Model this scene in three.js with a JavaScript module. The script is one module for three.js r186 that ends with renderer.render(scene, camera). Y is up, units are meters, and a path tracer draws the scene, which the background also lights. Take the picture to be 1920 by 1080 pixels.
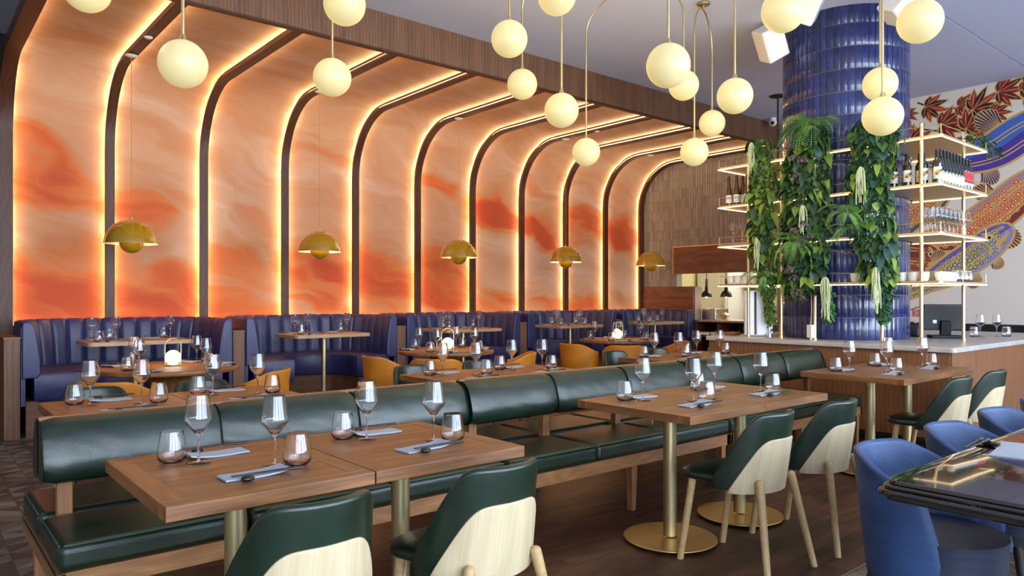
import * as THREE from 'three';
import { RoundedBoxGeometry } from 'three/addons/geometries/RoundedBoxGeometry.js';
import { mergeGeometries, mergeVertices, toCreasedNormals } from 'three/addons/utils/BufferGeometryUtils.js';
import { RectAreaLightUniformsLib } from 'three/addons/lights/RectAreaLightUniformsLib.js';
import { createNoise2D, createNoise3D } from 'simplex-noise';

// ------------------------------------------------------------------ camera, sky, exposure
// World: x runs along the arched wall, y is up, -z points from the camera to the arched wall (b = -z in comments).
const scene = new THREE.Scene();
const renderer = new THREE.WebGLRenderer();
renderer.toneMapping = THREE.LinearToneMapping;
renderer.toneMappingExposure = 0.93;
renderer.shadowMap.enabled = true;
RectAreaLightUniformsLib.init();
const camera = new THREE.PerspectiveCamera(2 * Math.atan(540 / 1372) * 180 / Math.PI, 16 / 9, 0.05, 200);
camera.position.set(0, 1.32, 0);
camera.rotation.set(0, -40 * Math.PI / 180, 0);
camera.setViewOffset(1920, 1080, 0, -16, 1920, 1080);
scene.add(camera);
const SKY = new THREE.Color().setRGB(0.70, 0.83, 1.0);
const SKY_LEVEL = 10.5;                      // overcast daylight outside the windows
scene.background = SKY.clone().multiplyScalar(SKY_LEVEL);
const LED = new THREE.Color().setRGB(1.0, 0.70, 0.36);
const LED_LEVEL = 56, GLOBE = new THREE.Color().setRGB(1.0, 0.80, 0.42), GLOBE_CANDELA = 0.75;

// ------------------------------------------------------------------ helpers
function mulberry(a) { return () => { a |= 0; a = a + 0x6D2B79F5 | 0; let t = Math.imul(a ^ a >>> 15, 1 | a); t = t + Math.imul(t ^ t >>> 7, 61 | t) ^ t; return ((t ^ t >>> 14) >>> 0) / 4294967296; }; }
const rnd = mulberry(20240611);
const rr = (a, b) => a + (b - a) * rnd();
const clamp = (x, a, b) => Math.min(b, Math.max(a, x));
const mix = (a, b, t) => a + (b - a) * t;
const sstep = (a, b, x) => { const t = clamp((x - a) / (b - a), 0, 1); return t * t * (3 - 2 * t); };
const n2 = createNoise2D(mulberry(7)), n3 = createNoise3D(mulberry(11));
const fbm = (x, y, o = 4) => { let s = 0, a = 0.5; for (let i = 0; i < o; i++) { s += a * n2(x, y); x = x * 2.03 + 5.1; y = y * 2.03 - 3.7; a *= 0.5; } return s; };
const V = (x, y, z) => new THREE.Vector3(x, y, z);
const P = (a, b, h) => new THREE.Vector3(a, h, -b);            // along the wall, away from the camera, height

const used = {};
function numbered(n) { if (!(n in used)) { used[n] = 0; return n; } return n + '_' + String(++used[n]).padStart(3, '0'); }
function meta(o, label, category, group) { o.userData.label = label; o.userData.category = category; if (group) o.userData.group = group; return o; }
function thing(name, label, category, pos = V(0, 0, 0), turn = 0, group) {
  const o = new THREE.Group(); o.name = numbered(name); o.position.copy(pos); o.rotation.y = turn; scene.add(o);
  return meta(o, label, category, group);
}
function part(name, geo, mat, parent, pos, rot) {
  const m = new THREE.Mesh(geo, mat); m.name = name; m.castShadow = m.receiveShadow = true;
  if (pos) m.position.copy(pos); if (rot) m.rotation.set(rot[0], rot[1], rot[2]);
  if (parent) parent.add(m); return m;
}
function solo(name, label, category, geo, mat, pos, rot, group) {
  const m = part(numbered(name), geo, mat, scene, pos, rot); return meta(m, label, category, group);
}
function struct(name, geo, mat, pos, rot) { const m = part(numbered(name), geo, mat, scene, pos, rot); m.userData.kind = 'structure'; return m; }
function structGroup(name) { const o = new THREE.Group(); o.name = numbered(name); o.userData.kind = 'structure'; scene.add(o); return o; }
function copyOf(src, pos, turn, label, group) {
  const c = src.clone(); c.userData = { ...src.userData }; c.name = numbered(src.userData.base || src.name.replace(/_\d{3}$/, ''));
  c.position.copy(pos); c.rotation.y = turn; if (label) c.userData.label = label; if (group) c.userData.group = group; scene.add(c); return c;
}
// metric box-projected uv; grain = axis that the texture's u runs along
function metricUV(g, grain = 'x', off) {
  const p = g.attributes.position, n = g.attributes.normal, uv = new Float32Array(p.count * 2), o = off ?? [rnd() * 7, rnd() * 7];
  for (let i = 0; i < p.count; i++) {
    const q = { x: p.getX(i), y: p.getY(i), z: p.getZ(i) }, a = { x: Math.abs(n.getX(i)), y: Math.abs(n.getY(i)), z: Math.abs(n.getZ(i)) };
    const k = a.y >= a.x && a.y >= a.z ? 'y' : a.x >= a.z ? 'x' : 'z';
    const rest = ['x', 'y', 'z'].filter((t) => t !== k);
    let u, v; if (rest.includes(grain)) { u = q[grain]; v = q[rest.find((t) => t !== grain)]; } else { u = q[rest[0]]; v = q[rest[1]]; }
    uv[i * 2] = u + o[0]; uv[i * 2 + 1] = v + o[1];
  }
  g.setAttribute('uv', new THREE.BufferAttribute(uv, 2)); return g;
}
function rbox(w, h, d, r = 0.004, grain = 'x', seg = 1) { return metricUV(new RoundedBoxGeometry(w, h, d, seg, Math.min(r, w / 2.01, h / 2.01, d / 2.01)), grain); }
function box(w, h, d, grain = 'x') { return metricUV(new THREE.BoxGeometry(w, h, d), grain); }
const at = (g, x, y, z) => g.translate(x, y, z);
function cyl(r0, r1, h, seg = 20) { return new THREE.CylinderGeometry(r1, r0, h, seg).translate(0, h / 2, 0); }   // base radius, top radius
function rod(p, q, r0, r1 = r0, seg = 10) {
  const d = q.clone().sub(p), g = new THREE.CylinderGeometry(r1, r0, d.length(), seg, 1).translate(0, d.length() / 2, 0);
  g.applyQuaternion(new THREE.Quaternion().setFromUnitVectors(V(0, 1, 0), d.normalize())); return g.translate(p.x, p.y, p.z);
}
function tube(pts, r, seg = 24, rad = 8) { return new THREE.TubeGeometry(new THREE.CatmullRomCurve3(pts), seg, r, rad, false); }
function lathe(prof, seg = 28) { return new THREE.LatheGeometry(prof.map(([r, y]) => new THREE.Vector2(r, y)), seg); }
const merged = (list) => mergeGeometries(list.map((g) => { const k = g.index ? g.toNonIndexed() : g; for (const n of Object.keys(k.attributes)) if (!['position', 'normal', 'uv'].includes(n)) k.deleteAttribute(n); return k; }));
// grid surface from f(i, j) -> [x, y, z], i in 0..n, j in 0..m
function grid(n, m, f, closeV = false, uvf) {
  const pos = [], uv = [], idx = [];
  for (let i = 0; i <= n; i++) for (let j = 0; j <= m; j++) { const q = f(i / n, j / m); pos.push(q[0], q[1], q[2]); const w = uvf ? uvf(i / n, j / m) : [i / n, j / m]; uv.push(w[0], w[1]); }
  for (let i = 0; i < n; i++) for (let j = 0; j < m; j++) { const a = i * (m + 1) + j, b = a + m + 1; idx.push(a, b, a + 1, b, b + 1, a + 1); }
  const g = new THREE.BufferGeometry(); g.setAttribute('position', new THREE.Float32BufferAttribute(pos, 3)); g.setAttribute('uv', new THREE.Float32BufferAttribute(uv, 2)); g.setIndex(idx);
  g.computeVertexNormals(); return g;
}
function mirrorX(g) { const h = (g.index ? g.toNonIndexed() : g.clone()), p = h.attributes.position; for (let i = 0; i < p.count; i += 3) { const t = [0, 1, 2].map((k) => [-p.getX(i + k), p.getY(i + k), p.getZ(i + k)]); [0, 2, 1].forEach((k, j) => p.setXYZ(i + j, ...t[k])); } h.computeVertexNormals(); return h; }
function shapeOf(pts) { return new THREE.Shape(pts.map(([x, y]) => new THREE.Vector2(x, y))); }
// flat plate: outline in (x, b) plan, from y0 to y1
function plate(shape, y0, y1, bevel = 0.003, seg = 12) {
  const g = new THREE.ExtrudeGeometry(shape, { depth: y1 - y0 - 2 * bevel, bevelEnabled: bevel > 0, bevelThickness: bevel, bevelSize: bevel, bevelOffset: -bevel, bevelSegments: 2, curveSegments: seg });
  g.rotateX(-Math.PI / 2).translate(0, y0 + bevel, 0); return g;   // shape y -> -z, i.e. b
}
function roundRect(x0, b0, x1, b1, r) { const s = new THREE.Shape(); s.moveTo(x0 + r, b0); s.lineTo(x1 - r, b0); s.quadraticCurveTo(x1, b0, x1, b0 + r); s.lineTo(x1, b1 - r); s.quadraticCurveTo(x1, b1, x1 - r, b1); s.lineTo(x0 + r, b1); s.quadraticCurveTo(x0, b1, x0, b1 - r); s.lineTo(x0, b0 + r); s.quadraticCurveTo(x0, b0, x0 + r, b0); return s; }

// ------------------------------------------------------------------ textures
const S2L = (c) => { c /= 255; return c <= 0.04045 ? c / 12.92 : ((c + 0.055) / 1.055) ** 2.4; };
function dataTex(w, h, f, srgb = true) {
  const d = new Uint8Array(w * h * 4);
  for (let y = 0; y < h; y++) for (let x = 0; x < w; x++) { const c = f(x / w, y / h), i = (y * w + x) * 4; d[i] = clamp(c[0], 0, 255); d[i + 1] = clamp(c[1], 0, 255); d[i + 2] = clamp(c[2], 0, 255); d[i + 3] = 255; }
  const t = new THREE.DataTexture(d, w, h, THREE.RGBAFormat); t.wrapS = t.wrapT = THREE.RepeatWrapping; t.magFilter = THREE.LinearFilter; t.minFilter = THREE.LinearMipmapLinearFilter; t.generateMipmaps = true;
  if (srgb) t.colorSpace = THREE.SRGBColorSpace; t.needsUpdate = true; return t;
}
// seamless noise through a torus-free mirror blend: sample with period by crossfading
function tileNoise(f) { return (u, v) => { const k = (x, y) => f(x, y), a = u, b = v; const wu = sstep(0.85, 1, a), wv = sstep(0.85, 1, b); return mix(mix(k(a, b), k(a - 1, b), wu), mix(k(a, b - 1), k(a - 1, b - 1), wu), wv); }; }
// wood: u along the grain; tile is 1 m x 1 m
function woodTex(dark, light, seed, { fine = 90, rings = 9, contrast = 1, size = 768, warpBy = 1 } = {}) {
  const body = tileNoise((u, v) => {
    const warp = warpBy * (n2(u * 1.6 + seed, v * 3 + seed) * 0.09 + n2(u * 5 + seed, v * 9) * 0.012);
    const ring = 0.5 + 0.5 * Math.sin((v + warp) * rings * 6.283 + 2.5 * n2(u * 0.8 + seed, v * 4));
    const streak = n2(u * 3 + seed * 3, v * fine) * 0.5 + n2(u * 7 + seed, v * fine * 2.3) * 0.3;
    const broad = n2(u * 0.7 + seed * 5, v * 7) * 0.5;
    return 0.5 + contrast * (0.30 * (ring - 0.5) + 0.34 * streak + 0.30 * broad);
  });
  return dataTex(size, size, (u, v) => { const t = clamp(body(u, v), 0, 1); return [mix(dark[0], light[0], t), mix(dark[1], light[1], t), mix(dark[2], light[2], t)]; });
}
const T = {
  walnut: woodTex([84, 50, 26], [152, 102, 56], 3, { fine: 80, rings: 13, warpBy: 0.4 }),
  walnutDark: woodTex([72, 44, 29], [130, 88, 60], 13, { fine: 110, rings: 12 }),
  walnutRed: woodTex([52, 22, 14], [128, 62, 38], 23, { fine: 60, rings: 5, contrast: 1.1 }),
  oak: woodTex([108, 70, 38], [168, 118, 72], 33, { fine: 130, rings: 14 }),
  ash: woodTex([178, 158, 122], [208, 192, 158], 43, { fine: 90, rings: 10 }),
  fascia: woodTex([78, 50, 34], [134, 94, 66], 73, { fine: 120, rings: 26, warpBy: 0.12, contrast: 1.1 }),
  counter: woodTex([98, 60, 36], [150, 100, 64], 63, { fine: 110, rings: 22, contrast: 0.8, warpBy: 0.15 }),
  floor: woodTex([48, 29, 20], [112, 71, 48], 53, { fine: 80, rings: 6, contrast: 1.15 }),
};
const grainBump = dataTex(512, 512, (() => { const f = tileNoise((u, v) => 0.5 + 0.35 * n2(u * 60, v * 60) + 0.3 * n2(u * 130, v * 130) + 0.2 * n2(u * 12, v * 12)); return (u, v) => { const k = f(u, v) * 255; return [k, k, k]; }; })(), false);
const leatherMap = (base, vary, seed) => dataTex(512, 512, (() => { const f = tileNoise((u, v) => fbm(u * 5 + seed, v * 5, 4) * 1.2 + 0.25 * n2(u * 50 + seed, v * 50)); return (u, v) => { const k = f(u, v); return [base[0] + vary[0] * k, base[1] + vary[1] * k, base[2] + vary[2] * k]; }; })());
const tileTone = dataTex(256, 256, (u, v) => { const k = 0.5 + 0.5 * fbm(u * 6, v * 6, 4); return [206 + 40 * k, 206 + 40 * k, 206 + 40 * k]; });

// ------------------------------------------------------------------ materials
const std = (o) => new THREE.MeshStandardMaterial(o), phy = (o) => new THREE.MeshPhysicalMaterial(o);
const M = {
  walnut: phy({ map: T.walnut, roughness: 0.46, clearcoat: 0.12, clearcoatRoughness: 0.3 }),
  walnutDark: std({ map: T.walnutDark, roughness: 0.55 }),
  walnutRed: phy({ map: T.walnutRed, roughness: 0.4, clearcoat: 0.3, clearcoatRoughness: 0.3 }),
  fascia: std({ map: T.fascia, roughness: 0.55 }),
  rib: std({ map: T.walnutDark, color: 0xb09080, roughness: 0.5 }),
  counterWood: std({ map: T.counter, roughness: 0.5 }),
  oak: std({ map: T.oak, roughness: 0.5 }),
  ash: std({ map: T.ash, roughness: 0.5 }),
  ashLeg: std({ map: T.ash, color: 0xf0dcc0, roughness: 0.5 }),
  floor: phy({ map: T.floor, roughness: 0.45, clearcoat: 0.15, clearcoatRoughness: 0.4 }),
  subfloor: std({ color: 0x1c1512, roughness: 0.9 }),
  green: phy({ map: leatherMap([16, 34, 21], [7, 10, 7], 2), roughness: 0.36, bumpMap: grainBump, bumpScale: 0.00022, clearcoat: 0.25, clearcoatRoughness: 0.28 }),
  greenSeam: std({ color: 0x2c4a3a, roughness: 0.6 }),
  navy: phy({ map: leatherMap([32, 38, 86], [8, 9, 16], 5), roughness: 0.42, bumpMap: grainBump, bumpScale: 0.0005, clearcoat: 0.15, clearcoatRoughness: 0.35 }),
  blue: phy({ map: leatherMap([48, 74, 118], [8, 10, 14], 8), roughness: 0.48, bumpMap: grainBump, bumpScale: 0.0005 }),
  blueDark: phy({ map: leatherMap([28, 36, 64], [6, 8, 12], 8), roughness: 0.5, bumpMap: grainBump, bumpScale: 0.0005 }),
  amber: phy({ map: leatherMap([186, 116, 22], [16, 12, 6], 9), roughness: 0.55, bumpMap: grainBump, bumpScale: 0.0005 }),
  brass: std({ color: new THREE.Color().setRGB(0.56, 0.46, 0.25), metalness: 1, roughness: 0.42 }),
  brassDisc: std({ color: new THREE.Color().setRGB(0.70, 0.47, 0.20), metalness: 1, roughness: 0.38 }),
  brassShelf: std({ color: new THREE.Color().setRGB(0.80, 0.62, 0.34), metalness: 1, roughness: 0.35 }),
  steel: std({ color: 0xc8c8cc, metalness: 1, roughness: 0.25 }),
  chrome: std({ color: 0xe8e8ee, metalness: 1, roughness: 0.08 }),
  glass: phy({ color: 0xffffff, transmission: 1, thickness: 0.002, roughness: 0.0, ior: 1.5 }),
  windowGlass: phy({ color: 0xffffff, transmission: 1, thickness: 0, roughness: 0.0, ior: 1.45 }),
  linen: std({ color: 0x9ca4b0, roughness: 0.9, bumpMap: grainBump, bumpScale: 0.0006 }),
  black: phy({ color: 0x0b0b0e, roughness: 0.35, clearcoat: 0.4 }),
  blackMatte: std({ color: 0x141416, roughness: 0.6 }),
  stone: std({ color: 0xc9c2bc, roughness: 0.35, map: tileTone }),
  boothTop: phy({ map: T.ash, color: 0xdcc4b4, roughness: 0.35, clearcoat: 0.2 }),
  white: std({ color: 0xe8e6e4, roughness: 0.5 }),
  porcelain: phy({ color: 0xf1f0ee, roughness: 0.2, clearcoat: 0.5 }),
  ceiling: std({ color: 0xc6cae4, roughness: 0.9 }),
  plaster: std({ color: 0xd8d2ca, roughness: 0.9 }),
  dark: std({ color: 0x241d1a, roughness: 0.7 }),
};
const AX = 11.2;                       // far wall plane
const CEIL = 4.18;

// ------------------------------------------------------------------ setting: floor
{
  const floor = structGroup('floor');
  part('subfloor', box(17, 0.2, 17), M.subfloor, floor, V(4.5, -0.108, -2.5));
  // walnut planks run along the arched wall
  const W = 0.127, L = [1.25, 1.5, 1.75], mats = [0xffffff, 0xe2d4cc, 0xf4dfd2, 0xd0c2ba].map((c) => { const m = M.floor.clone(); m.color.set(c); return m; });
  const lib = L.map((l) => [0, 1, 2].map(() => rbox(l - 0.002, 0.016, W - 0.002, 0.0012, 'x')));
  const list = [];
  for (let r = 0, b = 1.65; b < 9.2; r++, b += W) {
    let x = 1.0 - rr(0, 1.2);
    while (x < AX) {
      let k = Math.floor(rnd() * 3), l = L[k], x0 = x, x1 = x + l; x = x1;
      const s0 = Math.max(x0, 1.0), s1 = Math.min(x1, AX); if (s1 - s0 < 0.05) continue;
      list.push({ c: [(s0 + s1) / 2, b + W / 2], len: s1 - s0, k, full: s1 - s0 > l - 0.001, m: Math.floor(rnd() * 4), v: Math.floor(rnd() * 3) });
    }
  }
  // those that can be seen best: near side of the bench first
  const score = (q) => { const [a, b] = q.c; return Math.hypot(a, b) + (b > 4.7 ? 4 : 0); };
  list.sort((p, q) => score(p) - score(q));
  const rest = [];
  list.forEach((q, i) => {
    const g = q.full ? lib[q.k][q.v] : rbox(q.len - 0.002, 0.016, W - 0.002, 0.0012, 'x');
    if (i < 300) part('plank', g, mats[q.m], floor, P(q.c[0], q.c[1], -0.008));
    else { const h = g.clone(); h.translate(q.c[0], -0.008, -q.c[1]); rest.push(h); }
  });
  part('far_planks', merged(rest), mats[1], floor).userData.kind = 'stuff';
  // brass edge between wood and tile
  part('edge_strip', box(AX - 1, 0.004, 0.008), M.brass, floor, P((AX + 1) / 2, 1.646, -0.002));
  // geometric tile: squares halved into triangles of three greys
  const tones = [0x5c544c, 0x716860, 0x867f77, 0x48403a].map((c) => std({ color: c, map: tileTone, roughness: 0.55 }));
  const q = 0.14, tri = (flip) => { const s = flip === 0 ? [[0.003, 0.003], [q - 0.005, 0.003], [0.003, q - 0.005]] : flip === 1 ? [[q - 0.003, q - 0.003], [0.005, q - 0.003], [q - 0.003, 0.005]] : flip === 2 ? [[0.003, 0.005], [q - 0.005, q - 0.003], [0.003, q - 0.003]] : [[0.005, 0.003], [q - 0.003, 0.003], [q - 0.003, q - 0.005]]; return metricUV(plate(shapeOf(s), -0.009, 0, 0.0008, 1)); };
  const grout = std({ color: 0x5d5852, roughness: 0.9 });
  part('grout_bed', box(1.4, 0.004, 6.8), grout, floor, P(0.3, 5.8, -0.005)); part('grout_bed', box(5, 0.004, 1.26), grout, floor, P(3.5, 1.01, -0.005));
  const tl = [0, 1, 2, 3].map(tri), far = [[], [], [], []];
  const put = (x, b, ind) => {
    const d = rnd() < 0.5 ? 0 : 2, t = Math.floor(rnd() * 4), t2 = (t + 1 + Math.floor(rnd() * 3)) % 4;
    for (const [s, tt] of [[0, t], [1, t2]]) {
      if (ind) part('tile', tl[d + s], tones[tt], floor, P(x, b, 0));
      else far[tt].push(tl[d + s].clone().translate(x, 0, -b));
    }
  };
  for (let x = -0.4; x < 0.99; x += q) for (let b = 2.45; b < 9.2; b += q) put(x, b, x > 0.2 && x < 0.9 && b > 3.4 && b < 7.6);
  for (let x = 1.0; x < 6.0; x += q) for (let b = 0.52; b < 1.6; b += q) put(x, b, x > 3.1 && x < 3.9 && b > 1.4);
  // beyond the frame the same tile goes on, laid in larger pieces
  const wide = tl.map((g) => g.clone().scale(3, 1, 3)), Q = q * 3, away = [[], [], [], []];
  for (let x = -3.8; x < AX - Q; x += Q) for (let b = -3.0; b < 9.3; b += Q) { if ((x > -0.85 && b > 2.0) || b > 1.23 || (x > 0.55 && x < 6.1 && b > 0.1)) { if (!(x < -0.8 && b > 1.2)) continue; } const t0 = Math.floor(rnd() * 4), d = rnd() < 0.5 ? 0 : 2; away[t0].push(wide[d].clone().translate(x, 0, -b)); away[(t0 + 1) % 4].push(wide[d + 1].clone().translate(x, 0, -b)); }
  away.forEach((g, i) => part('outer_tiles', merged(g), tones[i], floor).userData.kind = 'stuff');
  far.forEach((g, i) => { if (g.length) part('far_tiles', merged(g), tones[i], floor).userData.kind = 'stuff'; });
}

// ------------------------------------------------------------------ setting: ceiling, walls, windows
{
  const c = structGroup('ceiling');
  // plaster boards with open joints, a closed slab above
  const xs = [-4, 2.2, 10.36, 13.5], bs = [-6, 2.88, 11];
  for (let i = 0; i < 3; i++) for (let j = 0; j < 2; j++) part('board', box(xs[i + 1] - xs[i] - 0.014, 0.03, bs[j + 1] - bs[j] - 0.014), M.ceiling, c, P((xs[i] + xs[i + 1]) / 2, (bs[j] + bs[j + 1]) / 2, CEIL + 0.015));
  part('slab', box(17.5, 0.15, 17), M.dark, c, P(4.75, 2.5, CEIL + 0.115));
  struct('wall_back', box(15.3, CEIL, 0.2), M.dark, P(3.65, 9.75, CEIL / 2));
  struct('wall_left', box(0.2, CEIL, 16), M.plaster, P(-4, 1.9, CEIL / 2));
  // window wall behind the camera: piers, sill, head, mullions, panes; the openings let the sky in
  const b0 = -3.2, wins = 5, x0 = -3.9, w = 2.6, pier = 0.32;
  const fw = structGroup('wall_front');
  part('sill_wall', box(17, 0.45, 0.2), M.plaster, fw, P(4.6, b0, 0.225));
  part('head_wall', box(17, CEIL - 3.7, 0.2), M.plaster, fw, P(4.6, b0, (CEIL + 3.7) / 2));
  for (let i = 0; i <= wins; i++) part('pier', box(pier, 3.25, 0.24), M.plaster, fw, P(x0 + i * (w + pier) + pier / 2, b0, 0.45 + 1.625));
  part('end_wall', box(0.6, 3.25, 0.2), M.plaster, fw, P(x0 + wins * (w + pier) + pier + 0.1, b0, 0.45 + 1.625));
  for (let i = 0; i < wins; i++) {
    const win = structGroup('window_' + (i + 1)), cx = x0 + pier + w / 2 + i * (w + pier);
    part('window_pane', box(w, 3.25, 0.012), M.windowGlass, win, P(cx, b0, 0.45 + 1.625));
    for (const t of [-1, -1 / 3, 1 / 3, 1]) part('mullion', box(0.06, 3.25, 0.09, 'y'), M.blackMatte, win, P(cx + t * (w / 2 - 0.03), b0, 0.45 + 1.625));
    for (const h of [0.48, 2.7, 3.67]) part('rail', box(w, 0.06, 0.08), M.blackMatte, win, P(cx, b0, h));
    const L = new THREE.RectAreaLight(SKY, SKY_LEVEL * 0.62, w - 0.12, 3.1); L.name = 'unseen_window_lamp'; L.position.copy(P(cx, b0 + 0.09, 2.07)); scene.add(L);  // area lamp out of view inside each window, strengthens the sky light indoors
  }
  struct('pavement', box(40, 0.2, 20), std({ color: 0x8a8a88, roughness: 0.9 }), P(4, -13.4, -0.15));
}

// ------------------------------------------------------------------ arched feature wall
const RB = 9.40, RH = 3.88, RR = 0.88, FB = 6.50, RIB0 = 1.85, S = 1.035;   // panel plane, panel soffit, bend radius, fascia plane, first rib, rib spacing
// path of the wall at distance e in front of the panels: list of [b, h, length so far, normal angle]
function archPath(e, h0 = 0.9, b1 = FB + 0.02, na = 14) {
  const R = RR - e, out = [], bc = RB - RR, hc = RH - RR;
  const hs = 8; for (let i = 0; i <= hs; i++) out.push([RB - e, mix(h0, hc, i / hs)]);
  for (let i = 1; i <= na; i++) { const t = i / na * Math.PI / 2; out.push([bc + R * Math.cos(t), hc + R * Math.sin(t)]); }
  for (let i = 1; i <= 5; i++) out.push([mix(bc, b1, i / 5), RH - e]);
  return out;
}
// solid swept along the arch between x0..x1 and e0 (back) .. e1 (front)
function archSolid(x0, x1, e0, e1, opt = {}) {
  const A = archPath(e0, opt.h0, opt.b1), B = archPath(e1, opt.h0, opt.b1), n = A.length - 1, len = [0];
  for (let i = 1; i <= n; i++) len.push(len[i - 1] + Math.hypot(A[i][0] - A[i - 1][0], A[i][1] - A[i - 1][1]));
  const ring = (i) => [[x0, A[i][1], -A[i][0]], [x1, A[i][1], -A[i][0]], [x1, B[i][1], -B[i][0]], [x0, B[i][1], -B[i][0]]];
  const pos = [], uv = [], idx = [];
  for (let f = 0; f < 4; f++) for (let i = 0; i <= n; i++) for (const k of [f, (f + 1) % 4]) { const q = ring(i)[k]; pos.push(...q); uv.push(...(opt.uv ? opt.uv(q[0], len[i]) : [len[i], (k === 0 || k === 3 ? 0 : x1 - x0) + f * 0.37 + x0])); }
  for (let f = 0; f < 4; f++) for (let i = 0; i < n; i++) { const a = f * (n + 1) * 2 + i * 2; idx.push(a, a + 1, a + 2, a + 1, a + 3, a + 2); }
  for (const i of [0, n]) { const c = pos.length / 3; for (const q of ring(i)) { pos.push(...q); uv.push(0, 0); } idx.push(c, c + 1, c + 2, c, c + 2, c + 3); }
  const g = new THREE.BufferGeometry(); g.setAttribute('position', new THREE.Float32BufferAttribute(pos, 3)); g.setAttribute('uv', new THREE.Float32BufferAttribute(uv, 2)); g.setIndex(idx);
  g.computeVertexNormals(); return toCreasedNormals(g, 0.5);
}
// watercolour print: u = metres along the wall, v = metres up the unrolled panel
const PW = 10.6, PH = 6.2, PX0 = 0.8;
const printTex = (() => {
  const W = 2048, H = 1200, stops = [[208, 180, 154], [194, 154, 122], [184, 128, 88], [198, 102, 46], [180, 68, 26]];
  // washes of dye: [x from the left end, height, half width, half height, strength, tilt]
  const washes = [[0.45, 1.75, 0.55, 0.35, 0.7, -0.25], [0.6, 0.5, 0.7, 0.42, 0.95, 0.1], [1.35, 1.35, 0.3, 0.32, 0.75, -0.4], [1.75, 1.55, 0.3, 0.16, 0.5, -0.4], [1.6, 0.5, 0.65, 0.36, 1.0, 0], [2.45, 0.75, 0.5, 0.4, 0.8, -0.15], [2.85, 1.3, 0.25, 0.22, 0.5, -0.4], [2.4, 0.25, 0.6, 0.2, 0.7, 0],
    [3.55, 2.3, 0.35, 0.16, 0.45, -0.3], [3.64, 0.55, 0.6, 0.45, 0.95, 0], [4.7, 0.75, 0.5, 0.4, 0.8, -0.2], [4.6, 0.2, 0.5, 0.2, 0.7, 0], [5.75, 2.15, 0.28, 0.14, 0.6, -0.3], [5.7, 0.65, 0.55, 0.45, 1.0, 0], [6.75, 1.75, 0.5, 0.25, 0.95, -0.15], [6.7, 0.3, 0.5, 0.28, 0.8, 0],
    [7.78, 1.5, 0.5, 0.24, 0.95, -0.25], [7.8, 0.15, 0.5, 0.15, 0.6, 0], [7.75, 2.3, 0.3, 0.14, 0.45, -0.4], [8.8, 1.65, 0.5, 0.3, 0.95, -0.25], [8.8, 0.2, 0.5, 0.18, 0.6, 0], [9.85, 1.65, 0.5, 0.26, 1.15, -0.05], [9.8, 0.2, 0.5, 0.15, 0.5, -0.2]];
  return dataTex(W, H, (u, v) => {
    const x = u * PW, y = v * PH;
    const wx = fbm(x * 0.45, y * 0.7 + 9, 3), wy = fbm(x * 0.45 + 31, y * 0.8, 4);
    const X = x + wx * 0.5, Y = y + wy * 0.3;
    let s = 0;
    for (const [cx, cy, rx, ry, k, tl] of washes) { const dx = X - cx, dy = Y - cy - tl * dx, d = (dx / rx) ** 2 + (dy / ry) ** 2; if (d < 4) s = Math.max(s, k * (0.35 * sstep(3.2, 0.6, d) + 0.65 * sstep(1.9, 0.3, d))); }
    const flow = fbm(X * 0.35 + Y * 0.3, Y * 1.1 + 0.35 * X + 3, 4), wisps = fbm(X * 0.5 + 12, Y * 2.7 + X * 0.9, 5), ink = Math.abs(fbm(X * 0.8 + 40, Y * 1.3 + 0.4 * X - 7, 3));
    let t = 0.36 + 0.24 * flow + 0.12 * wisps + 0.58 * s * (0.9 + 0.4 * flow + 0.25 * wisps);
    t -= 0.10 * sstep(0.2, 0.5, wisps);
    const e = sstep(0.035, 0.0, ink) * sstep(0.1, 0.4, fbm(x * 0.5 + 77, y * 0.5, 2)) * 0.10;           // tide lines where washes dried
    t = clamp(t + e, 0, 0.999) * (stops.length - 1);
    const i = Math.floor(t), f = t - i, a = stops[i], b = stops[i + 1], lil = 0.5 + 0.5 * fbm(x * 0.6 - 50, y * 0.6 + 50, 3);
    return [mix(a[0], b[0], f) - 8 * lil, mix(a[1], b[1], f) - 2 * lil, mix(a[2], b[2], f) + 16 * lil * (1 - t / 4)];
  });
})();
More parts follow.
